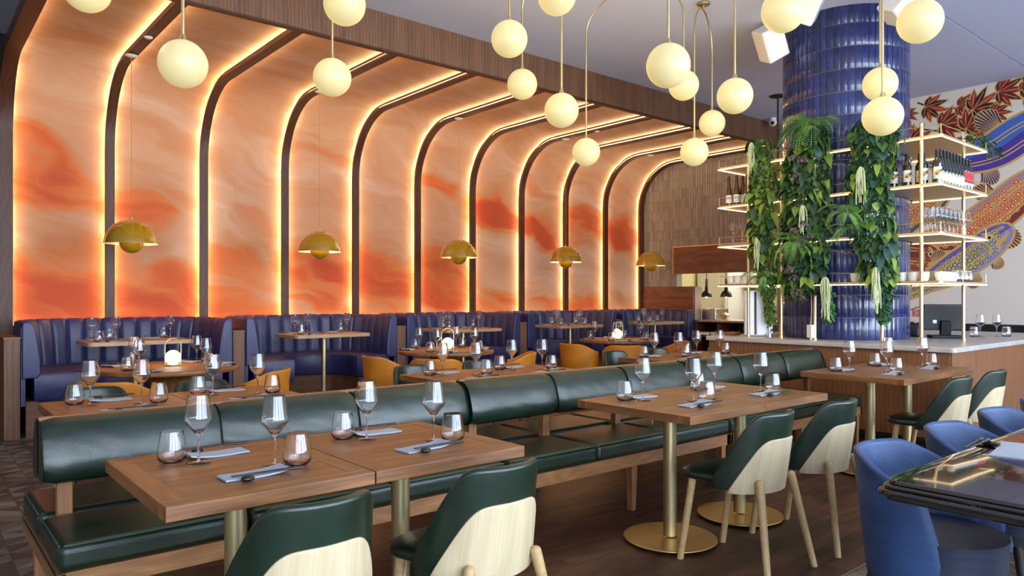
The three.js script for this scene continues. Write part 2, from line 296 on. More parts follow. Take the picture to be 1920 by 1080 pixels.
{
  const panelMat = std({ map: printTex, roughness: 0.75 });   // printed panels, lit by the strips on the ribs
  const stripMat = std({ color: 0x000000, emissive: LED, emissiveIntensity: 5.5, roughness: 1 });
  const xs = [0.86, ...Array.from({ length: 10 }, (_, i) => RIB0 + S * i)];
  xs[10] = AX - 0.055;
  const rib = (i) => [xs[i] - (i ? 0.05 : 0.065), xs[i] + (i ? 0.05 : 0.065)];
  const ord = ['first', 'second', 'third', 'fourth', 'fifth', 'sixth', 'seventh', 'eighth', 'ninth', 'tenth', 'eleventh'];
  const stripLight = (p, len, dir, along) => {   // a strip light: centre, length, facing, running direction
    const L = new THREE.RectAreaLight(LED, LED_LEVEL, 0.016, len); L.name = 'led_strip'; L.position.copy(p);
    const z = dir.clone().normalize().negate(), y = along.clone().normalize(), x = y.clone().cross(z).normalize();
    L.setRotationFromMatrix(new THREE.Matrix4().makeBasis(x, y, z)); scene.add(L);
  };
  for (let i = 0; i < 11; i++) {
    const [l, r] = rib(i), face = i ? 0.07 : 0.16;
    const t = thing('arch_rib', 'bent walnut rib, ' + ord[i] + ' from the aisle end of the glowing arched wall', 'rib', V(0, 0, 0), 0, 'walnut ribs of the arched wall');
    part('rib_cap', archSolid(l, r, 0.045, face), M.rib, t);
    part('rib_stem', archSolid(l + 0.03, r - 0.03, -0.02, 0.045), M.rib, t);
    for (const side of [-1, 1]) {
      if ((i === 0 && side < 0) || (i === 10 && side > 0)) continue;
      const x = side < 0 ? l + 0.03 : r - 0.03;
      part('led_strip', archSolid(side < 0 ? x - 0.006 : x, side < 0 ? x : x + 0.006, 0.026, 0.04), stripMat, t);
      const px = x + side * 0.009, e = 0.033;
      const hc = RH - RR, bc = RB - RR, R = RR - e;
      stripLight(P(px, RB - e, (0.9 + hc) / 2), hc - 0.9, V(side * 0.9, 0, -0.43), V(0, 1, 0));
      for (const k of [1 / 6, 3 / 6, 5 / 6]) { const th = k * Math.PI / 2, n = V(0, Math.sin(th), -Math.cos(th)); stripLight(P(px, bc + R * Math.cos(th), hc + R * Math.sin(th)), R * Math.PI / 6 * 0.99, V(side * 0.9, n.y * 0.43, n.z * 0.43), V(0, Math.cos(th), Math.sin(th))); }
      stripLight(P(px, (bc + FB) / 2, RH - e), bc - FB - 0.05, V(side * 0.9, 0.43, 0), V(0, 0, 1));
    }
  }
  for (let i = 0; i < 10; i++) {
    const x0 = xs[i] + 0.03, x1 = xs[i + 1] - 0.03;
    const t = thing('backlit_panel', 'glowing watercolour panel, ' + ord[i] + ' from the aisle end, between walnut ribs', 'wall panel', V(0, 0, 0), 0, 'watercolour panels of the arched wall');
    part('panel_sheet', archSolid(x0, x1, -0.015, 0, { uv: (x, s) => [(x - PX0) / PW, s / PH] }), panelMat, t);
    part('led_strip', box(x1 - x0 - 0.06, 0.016, 0.006), stripMat, t, P((x0 + x1) / 2, FB + 0.03, RH - 0.035));
    stripLight(P((x0 + x1) / 2, FB + 0.04, RH - 0.035), x1 - x0 - 0.06, V(0, 0.48, -0.88), V(1, 0, 0));
    part('unseen_sill_strip', box(x1 - x0 - 0.06, 0.006, 0.016), stripMat, t, P((x0 + x1) / 2, RB - 0.045, 0.915));  // unseen strip behind the booth backs, lights the foot of the panel
    stripLight(P((x0 + x1) / 2, RB - 0.045, 0.925), x1 - x0 - 0.06, V(0, 0.8, -0.6), V(1, 0, 0));
  }
  // fascia with a thin dark bottom edge
  const f = structGroup('trim_1');
  const L = AX - 0.7;
  for (let x = 0.7, k = 0; x < AX - 0.01; x += L / 4, k++) part('fascia_board', rbox(L / 4 - 0.002, CEIL - 3.81, 0.05, 0.002, 'y'), M.fascia, f, P(x + L / 8, FB, (CEIL + 3.81) / 2));
  part('fascia_edge', rbox(L, 0.02, 0.07, 0.003), M.rib, f, P(0.7 + L / 2, FB + 0.005, 3.806));
  // low wall the panels stand on
  struct('wall_ledge', box(AX - 0.6, 0.9, 0.1), M.walnutDark, P((AX + 0.6) / 2, 9.41, 0.45));
}

// ------------------------------------------------------------------ far wall: stacked clay tile, kitchen pass, painted mural
function canvasTex(w, h, draw) { const c = document.createElement('canvas'); c.width = w; c.height = h; const x = c.getContext('2d'); draw(x, w, h); const t = new THREE.CanvasTexture(c); t.colorSpace = THREE.SRGBColorSpace; return t; }
{
  const w = structGroup('wall_right'), X = AX + 0.12, seg = (b0, b1, h0, h1, m) => part('wall_segment', box(0.2, h1 - h0, b1 - b0), m, w, P(X + 0.0, (b0 + b1) / 2, (h0 + h1) / 2));
  const clay = std({ color: 0x8f8278, roughness: 0.8 });
  seg(8.58, 9.85, 0, CEIL, clay); seg(8.14, 8.58, 0, 1.5, clay); seg(6.5, 8.58, 2.24, CEIL, clay); seg(5.3, 6.5, 0, CEIL, clay); seg(-3.3, 5.3, 0, CEIL, std({ color: 0xd9d2c6, roughness: 0.85 }));
  // stacked tiles, each a slim bevelled tile; several glaze tones
  const tones = [0x877b74, 0x81756e, 0x8b7f78, 0x7b7068, 0x90847c].map((c) => std({ color: c, roughness: 0.55, map: tileTone }));
  const tw = 0.052, th = 0.19, tg = rbox(0.014, th - 0.006, tw - 0.005, 0.002, 'y'), bins = tones.map(() => []);
  for (let b = 9.32; b > 5.36; b -= tw) for (let h = 4.1; h > -0.1; h -= th) {
    const c = b - tw / 2, y = h - th / 2;
    if (y < 0.1) continue;
    if (y < 1.45 && c > 8.1) continue;                          // behind the walnut panel
    if (c < 8.56 && c > 6.46 && y < 2.2) continue;              // kitchen pass and its header
    if (c < 6.46 && y < 1.4) continue;
    bins[Math.floor(rnd() * 5)].push(tg.clone().translate(AX + 0.014, y, -c));
  }
  bins.forEach((g, i) => { if (g.length) part('clay_tiles', merged(g), tones[i], w).userData.kind = 'stuff'; });
  // slate tiles behind the tap
  const slate = std({ color: 0x3c3d44, roughness: 0.35 });
  for (let b = 6.46; b > 5.4; b -= 0.16) for (let h = 0; h < 1.35; h += 0.34) part('slate_tile', rbox(0.014, 0.332, 0.152, 0.002, 'y'), slate, w, P(AX + 0.012, b - 0.08, h + 0.17));
  part('wainscot', rbox(0.03, 0.92, 8.6, 0.004, 'z'), M.blackMatte, w, P(AX, 1.0, 0.46));
  part('wainscot_cap', rbox(0.05, 0.03, 8.6, 0.004, 'z'), M.dark, w, P(AX - 0.005, 1.0, 0.935));

  // mural painted straight on the plaster: 3 m wide from b = 5.3, drawn at 340 px a metre
  const B0 = 5.3, B1 = 1.7, H0 = 0.95, H1 = CEIL, K = 420, mw = Math.round((B0 - B1) * K), mh = Math.round((H1 - H0) * K);
  const tex = canvasTex(mw, mh, (x) => {
    const px = (b, h) => [(B0 - b) * K, (H1 - h) * K];
    x.fillStyle = '#ddd5c8'; x.fillRect(0, 0, mw, mh);
    const R = mulberry(99), GOLD = '#c9a45e';
    // maple leaf: five to seven pointed lobes with gold veins
    const maple = (b, h, r, rot, col, dk) => {
      const [cx, cy] = px(b, h); x.save(); x.translate(cx, cy); x.rotate(rot); x.scale(K * r, K * r);
      const n = 7; for (let pass = 0; pass < 2; pass++) for (let i = 0; i < n; i++) {
        const a = (i - (n - 1) / 2) * 0.47, l = 1 - 0.09 * Math.abs(i - 3) * Math.abs(i - 3) * 0.6; x.save(); x.rotate(a);
        x.beginPath(); x.moveTo(0, 0); x.bezierCurveTo(0.17, -0.3 * l, 0.17, -0.55 * l, 0, -l); x.bezierCurveTo(-0.17, -0.55 * l, -0.17, -0.3 * l, 0, 0); x.closePath();
        if (!pass) { x.strokeStyle = GOLD; x.lineWidth = 0.085; x.stroke(); } else { x.fillStyle = i % 2 ? col : dk; x.fill(); x.strokeStyle = GOLD; x.lineWidth = 0.03; x.beginPath(); x.moveTo(0, 0); x.lineTo(0, -0.8 * l); x.stroke(); }
        x.restore();
      } x.restore();
    };
    const reds = ['#8e1f1d', '#a3301f', '#6e1722', '#b04428'], dks = ['#4a1220', '#5c1418', '#2a1418', '#7c1c1c'];
    x.strokeStyle = '#3a2a1c'; x.lineWidth = 9; x.lineCap = 'round';
    for (const [p, q, r2] of [[[4.62, 3.95], [4.35, 3.68], [3.85, 3.62]], [[4.3, 4.1], [3.9, 3.85], [3.45, 3.95]], [[3.6, 3.9], [3.25, 4.0], [2.7, 4.12]]]) { x.beginPath(); x.moveTo(...px(...p)); x.quadraticCurveTo(...px(...q), ...px(...r2)); x.stroke(); }
    for (const [b, h, r, t, k] of [[4.48, 3.98, 0.2, 2.2, 2], [4.2, 4.02, 0.3, 1.9, 1], [4.0, 3.72, 0.36, 1.5, 0], [4.42, 3.55, 0.32, 1.2, 0], [4.15, 3.35, 0.34, 2.0, 3], [3.78, 3.95, 0.26, 1.8, 2], [3.68, 3.62, 0.36, 0.9, 0], [3.6, 3.86, 0.34, 1.0, 1], [3.5, 3.56, 0.2, 2.2, 2], [3.38, 3.78, 0.24, 1.7, 0], [3.35, 3.45, 0.2, 1.6, 2], [3.3, 4.04, 0.32, 1.6, 0], [3.0, 3.9, 0.34, 1.3, 0], [3.02, 4.12, 0.22, 2.0, 2], [2.75, 4.02, 0.34, 1.7, 1], [3.85, 3.42, 0.3, 2.3, 2], [4.6, 3.75, 0.24, 2.8, 1], [3.72, 3.25, 0.24, 1.9, 0], [4.7, 3.3, 0.34, 1.4, 1], [4.95, 3.6, 0.34, 1.7, 0], [4.9, 4.0, 0.3, 1.8, 2]]) maple(b, h, r, t, reds[k], dks[(k + 1) % 4]);
    // a fish: spine through points, half widths, body colours, scales, fins
    const fish = (pts, hw, c1, c2, spot, { fins = [], head = true, scales = true } = {}) => {
      const cv = new THREE.CatmullRomCurve3(pts.map(([b, h]) => { const q = px(b, h); return V(q[0], q[1], 0); })), N = 60, L = [], Rr = [];
      const wf = (t) => head ? K * hw * (0.34 + 0.66 * sstep(0, 0.6, t)) * Math.sqrt(Math.max(0.02, 1 - Math.max(0, (t - 0.78) / 0.225) ** 2)) : K * hw * Math.pow(Math.sin(Math.PI * clamp(0.05 + 0.93 * t, 0, 1)), 0.55) * (1 - 0.45 * t);
      for (let i = 0; i <= N; i++) { const t = i / N, p = cv.getPoint(t), d = cv.getTangent(t), w2 = wf(t); L.push([p.x - d.y * w2, p.y + d.x * w2]); Rr.push([p.x + d.y * w2, p.y - d.x * w2]); }
      for (const [t, side, len, sweep, col] of fins) {       // fins: fans of rays
        const p = cv.getPoint(t), d = cv.getTangent(t), w2 = wf(t) * 0.7 * side, bx = p.x - d.y * w2, by = p.y + d.x * w2;
        for (let k = 0; k < 11; k++) { const a = Math.atan2(d.x * side, -d.y * side) + sweep * side + (k - 5) * 0.11, l = K * len * (0.7 + 0.3 * Math.sin(k / 10 * 3.14)); x.strokeStyle = GOLD; x.lineWidth = 17; x.beginPath(); x.moveTo(bx, by); x.quadraticCurveTo(bx + Math.cos(a) * l * 0.5 + 6, by + Math.sin(a) * l * 0.5, bx + Math.cos(a + 0.12) * l, by + Math.sin(a + 0.12) * l); x.stroke(); x.strokeStyle = col; x.lineWidth = 8; x.stroke(); }
      }
      const body = () => { x.beginPath(); L.forEach((q, i) => i ? x.lineTo(...q) : x.moveTo(...q)); [...Rr].reverse().forEach((q) => x.lineTo(...q)); x.closePath(); };
      body(); x.strokeStyle = GOLD; x.lineWidth = 26; x.stroke(); x.fillStyle = c1; x.fill();
      x.save(); body(); x.clip(); x.fillStyle = c2; x.beginPath(); L.forEach((q, i) => i ? x.lineTo(...q) : x.moveTo(...q)); for (let i = N; i >= 0; i--) { const t = i / N, p = cv.getPoint(t); x.lineTo(p.x, p.y + Math.sin(t * 20) * 5); } x.closePath(); x.fill();
      if (scales) for (let i = 3; i < 32; i++) for (let j = -2; j <= 2; j++) { const t = i / 34, p = cv.getPoint(t), d = cv.getTangent(t), o = j * 0.24 * wf(t) * 1.2 + (i % 2 ? 9 : 0), qx = p.x - d.y * o, qy = p.y + d.x * o, r = 9 + 6 * R(); x.fillStyle = GOLD; x.beginPath(); x.arc(qx, qy, r + 4, 0, 7); x.fill(); x.fillStyle = spot; x.beginPath(); x.arc(qx, qy, r, 0, 7); x.fill(); x.fillStyle = '#e8c9a0'; x.beginPath(); x.arc(qx, qy, r * 0.38, 0, 7); x.fill(); }
      x.strokeStyle = GOLD; x.lineWidth = 7; for (let k = 0; k < 4; k++) { x.beginPath(); for (let i = 0; i <= 40; i++) { const t = 0.02 + i / 42, p = cv.getPoint(t), d = cv.getTangent(t), o = wf(t) * (0.62 - k * 0.1) * (k % 2 ? 1 : -1); i ? x.lineTo(p.x - d.y * o, p.y + d.x * o) : x.moveTo(p.x - d.y * o, p.y + d.x * o); } x.stroke(); }
      x.restore();
      if (head) {                                             // gill arcs, open mouth, eye at the far end of the spine
        const p = cv.getPoint(0.86), d = cv.getTangent(0.86), a = Math.atan2(d.y, d.x), w2 = wf(0.8); x.save(); x.translate(p.x, p.y); x.rotate(a);
        for (let k = 0; k < 4; k++) { x.strokeStyle = k % 2 ? c2 : GOLD; x.lineWidth = 13 - k * 2; x.beginPath(); x.arc(-w2 * (0.5 + 0.24 * k), 0, w2 * (0.9 - 0.08 * k), -1.0, 1.0); x.stroke(); }
        x.fillStyle = '#d8c28c'; x.beginPath(); x.arc(w2 * 0.15, -w2 * 0.3, w2 * 0.2, 0, 7); x.fill(); x.fillStyle = '#141018'; x.beginPath(); x.arc(w2 * 0.15, -w2 * 0.3, w2 * 0.1, 0, 7); x.fill();
        x.strokeStyle = GOLD; x.lineWidth = 10; x.beginPath(); x.moveTo(w2 * 0.1, w2 * 0.35); x.quadraticCurveTo(w2 * 0.7, w2 * 0.5, w2 * 1.15, w2 * 0.05); x.stroke(); x.restore();
      }
    };
    fish([[2.3, 3.78], [3.0, 3.47], [3.37, 3.27], [3.8, 3.2], [4.2, 3.22]], 0.3, '#4a3594', '#3f66b8', '#5a3aa4', { scales: false, fins: [[0.34, 1, 0.4, -0.5, '#2c2558'], [0.34, -1, 0.34, 0.6, '#3a2a78'], [0.6, -1, 0.3, 0.6, '#3a2a78']], head: false });
    fish([[2.3, 3.1], [3.0, 2.71], [3.37, 2.4], [3.75, 2.19], [4.15, 2.1], [4.55, 2.02]], 0.29, '#7a2f30', '#a8808f', '#d2502c', { fins: [[0.3, 1, 0.3, -0.6, '#5e2430'], [0.45, -1, 0.36, 0.6, '#5e2430'], [0.62, 1, 0.3, -0.6, '#6d3a2c'], [0.6, -1, 0.26, 0.6, '#4a3a58']], head: false });
    fish([[3.95, 2.75], [4.2, 2.62], [4.5, 2.4], [4.75, 2.05], [4.95, 1.7]], 0.26, '#3f5a6c', '#6a8cae', '#b0401f', { fins: [[0.35, 1, 0.26, -0.6, '#2a3d58']], head: false });
    fish([[5.2, 2.02], [4.8, 1.96], [4.4, 1.9], [4.0, 1.84]], 0.2, '#7c3032', '#944a34', '#a86a3a', { scales: false, fins: [[0.4, 1, 0.34, 0.5, '#5e2430']] });
    fish([[4.75, 1.2], [4.2, 1.5], [3.88, 1.68], [3.56, 1.9], [3.16, 2.24]], 0.2, '#6a5aa8', '#8c86c8', '#4d6a6a', { fins: [[0.66, 1, 0.26, 0.5, '#4b3a6a'], [0.78, 1, 0.2, -0.5, '#4b3a6a'], [0.4, -1, 0.26, -0.6, '#5e3040']] });
    // signature stem and small red seal
    x.strokeStyle = '#1c1a1a'; x.lineWidth = 5; x.beginPath(); x.moveTo(...px(4.6, 0.98)); x.quadraticCurveTo(...px(4.4, 1.18), ...px(4.12, 1.2)); x.stroke();
    const [sx, sy] = px(4.38, 1.13); x.fillStyle = '#b3202c'; x.fillRect(sx, sy, 42, 42); x.strokeStyle = '#e6d6c8'; x.lineWidth = 3; x.strokeRect(sx + 6, sy + 6, 12, 30); x.strokeRect(sx + 23, sy + 6, 12, 12); x.strokeRect(sx + 23, sy + 23, 12, 13);
  });
  const g = new THREE.BoxGeometry(0.004, H1 - H0, B0 - B1), uv = g.attributes.uv;
  solo('wall_mural', 'painted mural of red maple leaves and leaping gold-outlined fish on cream plaster', 'mural', g, std({ map: tex, roughness: 0.8 }), P(AX + 0.016, (B0 + B1) / 2, (H0 + H1) / 2));
}
// kitchen behind the pass
{
  const k = structGroup('wall_kitchen'), cream = std({ color: 0xd8c890, roughness: 0.6 });
  part('back_wall', box(0.15, CEIL, 5.2), cream, k, P(14.4, 7.4, CEIL / 2));
  part('side_wall', box(3.2, CEIL, 0.15), cream, k, P(12.9, 9.9, CEIL / 2));
  part('other_side_wall', box(3.2, CEIL, 0.15), cream, k, P(12.9, 4.9, CEIL / 2));
  part('kitchen_floor', box(3.2, 0.1, 5), M.dark, k, P(12.9, 7.4, -0.05));
  // wide cream tiles on the back wall
  const tm = std({ color: 0xe2d6a8, roughness: 0.35 }), tg = rbox(0.012, 0.095, 0.292, 0.002, 'z'), gl = [];
  for (let r = 0; r < 24; r++) for (let c = 0; c < 14; c++) gl.push(tg.clone().translate(14.315, 0.3 + r * 0.1, -(5.3 + c * 0.3 + (r % 2) * 0.15)));
  part('cream_tiles', merged(gl), tm, k).userData.kind = 'stuff';
  const L = new THREE.RectAreaLight(new THREE.Color().setRGB(1, 0.86, 0.55), 70, 1.2, 0.3); L.name = 'unseen_kitchen_light'; L.position.copy(P(13, 7.6, 3.0)); L.rotation.set(-Math.PI / 2, 0, 0); scene.add(L);  // lamp out of view above the header, placed to brighten the kitchen
  const kl = thing('unseen_kitchen_light', 'unseen light fitting hanging in the kitchen, lighting the room behind the pass', 'light', P(13, 7.6, 3.02));
  part('housing', rbox(1.3, 0.06, 0.36, 0.01), M.white, kl, V(0, 0.04, 0)); part('diffuser', rbox(1.2, 0.012, 0.3, 0.004), std({ color: 0xffffff, emissive: 0xffdc90, emissiveIntensity: 1.6 }), kl);
  for (const x of [-0.5, 0.5]) part('hanger', rod(V(x, 0.06, 0), V(x, 1.15, 0), 0.006), M.steel, kl);
  // header boards over the pass and the walnut screen beside it
  const hd = thing('pass_header', 'dark red walnut header with pale trim above the kitchen pass', 'header', P(AX - 0.02, 7.53, 1.74));
  for (const [b, w, h, y] of [[0.55, 1.0, 0.25, 0.125], [-0.5, 1.1, 0.25, 0.125], [0.45, 1.2, 0.245, 0.3725], [-0.6, 0.9, 0.245, 0.3725]]) part('board', rbox(0.04, h - 0.002, w - 0.002, 0.002, 'z'), M.walnutRed, hd, V(0, y, -b));
  part('pale_trim', merged([box(0.05, 0.012, 2.12), box(0.05, 0.52, 0.012).translate(0, -0.255, -1.06)]).translate(0, 0.505, 0), M.brassShelf, hd);
  const sc = thing('walnut_screen', 'red walnut panel on the clay tile wall behind the last blue booth', 'wall panel', P(AX - 0.02, 8.73, 0.9));
  for (let i = 0; i < 3; i++) part('board', rbox(0.03, 0.2, 1.18, 0.002, 'z'), M.walnutRed, sc, V(0, 0.1 + i * 0.203, 0));
  // pass counter with open shelves below
  const pc = thing('pass_counter', 'steel topped pass counter with open shelves below the kitchen opening', 'counter', P(AX + 0.25, 7.3, 0));
  part('worktop', rbox(0.7, 0.04, 1.62, 0.006, 'z'), M.steel, pc, V(0, 0.88, 0));
  part('back_panel', rbox(0.02, 0.86, 1.6, 0.002, 'z'), M.walnutRed, pc, V(0.3, 0.43, 0));
  for (const y of [0.05, 0.32, 0.6]) part('shelf_board', rbox(0.6, 0.025, 1.6, 0.003, 'z'), M.walnutRed, pc, V(0, y, 0));
  for (const b of [-0.78, -0.3, 0.22, 0.78]) part('upright', rbox(0.6, 0.84, 0.025, 0.003, 'y'), M.walnutRed, pc, V(0, 0.43, b));
  const kb = ['ivory folded menu stack', 'white ledger', 'cream box file', 'pale linen bundle', 'white carton', 'ivory parcel'];
  [[0.62, 0.649], [0.37, 0.649], [0.05, 0.649], [-0.02, 0.369], [-0.52, 0.649], [0.45, 0.369]].forEach(([b, y], i) => solo('menu_stack', kb[i] + ' on the open shelf under the kitchen pass', 'stack', rbox(0.24, 0.05 + 0.02 * (i % 2), 0.22 - 0.02 * (i % 3), 0.004), [M.white, M.plaster, M.stone][i % 3], P(AX + 0.1, 7.3 + b, y + 0.0), null, 'things on the pass shelves'));
  // heat lamps
  for (const [b, lab] of [[8.12, 'black heat lamp nearer the walnut screen, hanging in the kitchen pass'], [7.7, 'black heat lamp nearer the blue column, hanging in the kitchen pass']]) {
    const t = thing('heat_lamp', lab, 'lamp', P(AX + 0.35, b, 1.31), 0, 'heat lamps of the pass');
    part('shade', lathe([[0.0, 0.2], [0.03, 0.2], [0.035, 0.12], [0.08, 0.09], [0.1, 0.04], [0.105, 0]], 20), M.black, t); part('stem', rod(V(0, 0.19, 0), V(0, 0.34, 0), 0.028, 0.02), M.black, t); part('cord', rod(V(0, 0.33, 0), V(0.02, 2.85, 0), 0.008), M.black, t);
    part('bulb', new THREE.SphereGeometry(0.04, 12, 8), std({ color: 0xffffff, emissive: 0xffc880, emissiveIntensity: 2 }), t, V(0, 0.03, 0));
    const L2 = new THREE.PointLight(0xffc880, 0.25); L2.position.set(0, -0.03, 0); L2.name = 'heat_lamp_light'; t.add(L2);
  }
  // kitchen equipment in view through the pass
  const eq = thing('white_cabinet', 'tall white kitchen cabinet seen through the pass behind the heat lamps', 'cabinet', P(13.9, 9.38, 0));
  part('body', rbox(0.7, 2.0, 0.8, 0.02, 'y'), M.white, eq, V(0, 1.0, 0)); part('door', rbox(0.03, 1.7, 0.72, 0.01, 'y'), M.porcelain, eq, V(-0.36, 1.05, 0)); part('handle', rod(V(-0.4, 0.8, 0.3), V(-0.4, 1.3, 0.3), 0.012), M.steel, eq);
  const dr = thing('steel_drawer_unit', 'steel drawer unit on the pass counter under the heat lamps', 'drawers', P(AX + 0.3, 7.9, 0.9));
  part('body', rbox(0.4, 0.2, 0.3, 0.006), M.steel, dr, V(0, 0.1, 0)); for (const y of [0.06, 0.14]) part('drawer', rbox(0.01, 0.07, 0.28, 0.003), M.steel, dr, V(-0.205, y, 0));
  const bw = thing('mixing_bowl', 'small steel bowl with lid on the pass counter', 'bowl', P(AX + 0.2, 7.62, 0.9)); part('bowl', lathe([[0.03, 0], [0.07, 0.04], [0.085, 0.09]], 18), M.brassShelf, bw); part('lid', lathe([[0.086, 0.09], [0.05, 0.12], [0.012, 0.13], [0.012, 0.145], [0, 0.147]], 18), M.steel, bw);
  const rk = thing('spice_rack', 'dark wire rack of kitchen tins on the cream tiled wall', 'rack', P(14.2, 6.6, 1.25));
  part('frame', merged([box(0.2, 0.02, 0.5), box(0.2, 0.02, 0.5).translate(0, 0.3, 0), box(0.2, 0.5, 0.02).translate(0, 0.2, -0.25), box(0.2, 0.5, 0.02).translate(0, 0.2, 0.25)]), M.blackMatte, rk); for (let i = 0; i < 4; i++) part('tin', cyl(0.05, 0.05, 0.13, 14), [M.steel, M.brassShelf][i % 2], rk, V(0, 0.01, -0.18 + i * 0.12));
  const ws = thing('kitchen_shelf', 'steel wall shelf on the cream tiles seen through the kitchen pass', 'shelf', P(14.15, 8.2, 1.62)); part('shelf_board', rbox(0.3, 0.025, 1.5, 0.004, 'z'), M.steel, ws); for (const z of [-0.6, 0.6]) part('bracket', rbox(0.26, 0.16, 0.02, 0.003), M.steel, ws, V(0, -0.09, z));
  const can = (b, r, h, m, lab) => { const t = thing('storage_canister', lab, 'canister', P(14.12, b, 1.633), 0, 'canisters on the kitchen shelf'); part('body', cyl(r, r, h, 24), m, t); part('lid', cyl(r + 0.006, r * 0.9, 0.03, 24), M.steel, t, V(0, h, 0)); };
  can(8.75, 0.13, 0.42, M.white, 'tall white canister on the kitchen wall shelf'); can(8.4, 0.1, 0.3, M.steel, 'steel canister in the middle of the kitchen wall shelf'); can(8.1, 0.09, 0.24, std({ color: 0xc08a2c, roughness: 0.5 }), 'ochre canister on the kitchen wall shelf'); can(7.8, 0.1, 0.34, M.blackMatte, 'black canister at the end of the kitchen wall shelf');
  const bc = thing('kitchen_bench', 'steel work bench along the cream tiled kitchen wall', 'work bench', P(13.95, 7.3, 0)); part('worktop', rbox(0.7, 0.04, 2.6, 0.006, 'z'), M.steel, bc, V(0, 0.9, 0)); part('splashback', rbox(0.02, 0.25, 2.6, 0.003, 'z'), M.steel, bc, V(0.33, 1.04, 0)); for (const [x, z] of [[-0.3, -1.2], [-0.3, 1.2], [0.3, -1.2], [0.3, 1.2]]) part('leg', cyl(0.02, 0.02, 0.88, 12), M.steel, bc, V(x, 0, z)); part('under_shelf', rbox(0.62, 0.03, 2.4, 0.004, 'z'), M.steel, bc, V(0, 0.3, 0));
  for (const [b, h, lab] of [[8.2, 0.26, 'tall steel stock pot on the kitchen work bench'], [7.75, 0.16, 'low steel pan on the kitchen work bench']]) { const t = thing('stock_pot', lab, 'pot', P(13.9, b, 0.92), 0, 'pots in the kitchen'); part('body', lathe([[0, 0], [0.13, 0], [0.135, 0.01], [0.135, h], [0.128, h], [0.126, 0.012], [0, 0.01]], 28), M.chrome, t); for (const s of [-1, 1]) part('handle', tube([V(0, h - 0.05, s * 0.135), V(0.03, h - 0.04, s * 0.17), V(-0.03, h - 0.04, s * 0.17), V(0, h - 0.05, s * 0.135)], 0.006, 16, 6), M.chrome, t); }
  const tap = thing('kitchen_tap', 'small steel tap over the kitchen counter', 'tap', P(AX + 0.5, 7.2, 0.9)); part('base', cyl(0.02, 0.016, 0.05), M.chrome, tap); part('spout', tube([V(0, 0.04, 0), V(0, 0.1, 0), V(-0.04, 0.14, 0.02), V(-0.1, 0.1, 0.05)], 0.009), M.chrome, tap);
}

// ------------------------------------------------------------------ blue tiled column
const CX = 7.67, CB = 3.67, CR = 0.60;
{
  const c = structGroup('column');
  part('core', new THREE.CylinderGeometry(CR, CR, CEIL - 0.89, 64).translate(0, (CEIL + 0.89) / 2, 0), std({ color: 0x8f8a90, roughness: 0.8 }), c, P(CX, CB, 0));
  const N = 60, th = 0.2222, rows = 15, da = Math.PI * 2 / N;
  const mats = [[28, 40, 96], [24, 36, 88], [32, 46, 108], [22, 32, 78], [28, 38, 92]].map((q, i) => phy({ map: leatherMap(q, [8, 10, 18], 60 + i), roughness: 0.14, clearcoat: 0.7, clearcoatRoughness: 0.06, bumpMap: grainBump, bumpScale: 0.0012 }));
  const arc = (seed) => { const w = 2 * (CR + 0.01) * Math.sin(da / 2) - 0.005, g = new RoundedBoxGeometry(w, th - 0.006, 0.012, 1, 0.0012), p = g.attributes.position, r = mulberry(seed), ax = (r() - 0.5) * 0.0006, ay = (r() - 0.5) * 0.0008; for (let i = 0; i < p.count; i++) p.setZ(i, p.getZ(i) + ax * p.getX(i) / 0.03 + ay * p.getY(i) / 0.1); g.computeVertexNormals(); const uv = g.attributes.uv; for (let i = 0; i < uv.count; i++) uv.setXY(i, p.getX(i) * 1.1 + seed * 0.37, p.getY(i) * 1.1 + seed * 0.71); return toCreasedNormals(g, 0.6); };
  const lib = Array.from({ length: 8 }, (_, i) => arc(i + 1)), rest = mats.map(() => []), toCam = Math.atan2(-CX, CB);     // facing angle seen from the camera
  const list = [];
  for (let r = 0; r < rows; r++) for (let k = 0; k < N; k++) { const ang = k * da + 0.02; list.push({ r, ang, f: Math.cos(ang - toCam) + (r < 9 ? 0.0 : 0) }); }
  list.sort((p, q) => q.f - p.f);
  list.forEach((q, i) => {
    const pos = P(CX + Math.sin(q.ang) * (CR + 0.006), CB - Math.cos(q.ang) * (CR + 0.006), 0.89 + (q.r + 0.5) * th), m = Math.floor(rnd() * 5), g = lib[Math.floor(rnd() * 8)];
    if (pos.y + th / 2 > CEIL + 0.06) return;
    const ry = -q.ang + 0; // outward normal (sin, -cos) in (x, b) -> (sin, 0, cos) in xyz
    if (i < 300) part('tile', g, mats[m], c, pos, [0, q.ang, 0]);
    else { const h = g.clone(); h.rotateY(q.ang); h.translate(pos.x, pos.y, pos.z); rest[m].push(h); }
  });
  rest.forEach((g, i) => { if (g.length) part('other_tiles', merged(g), mats[i], c).userData.kind = 'stuff'; });
}
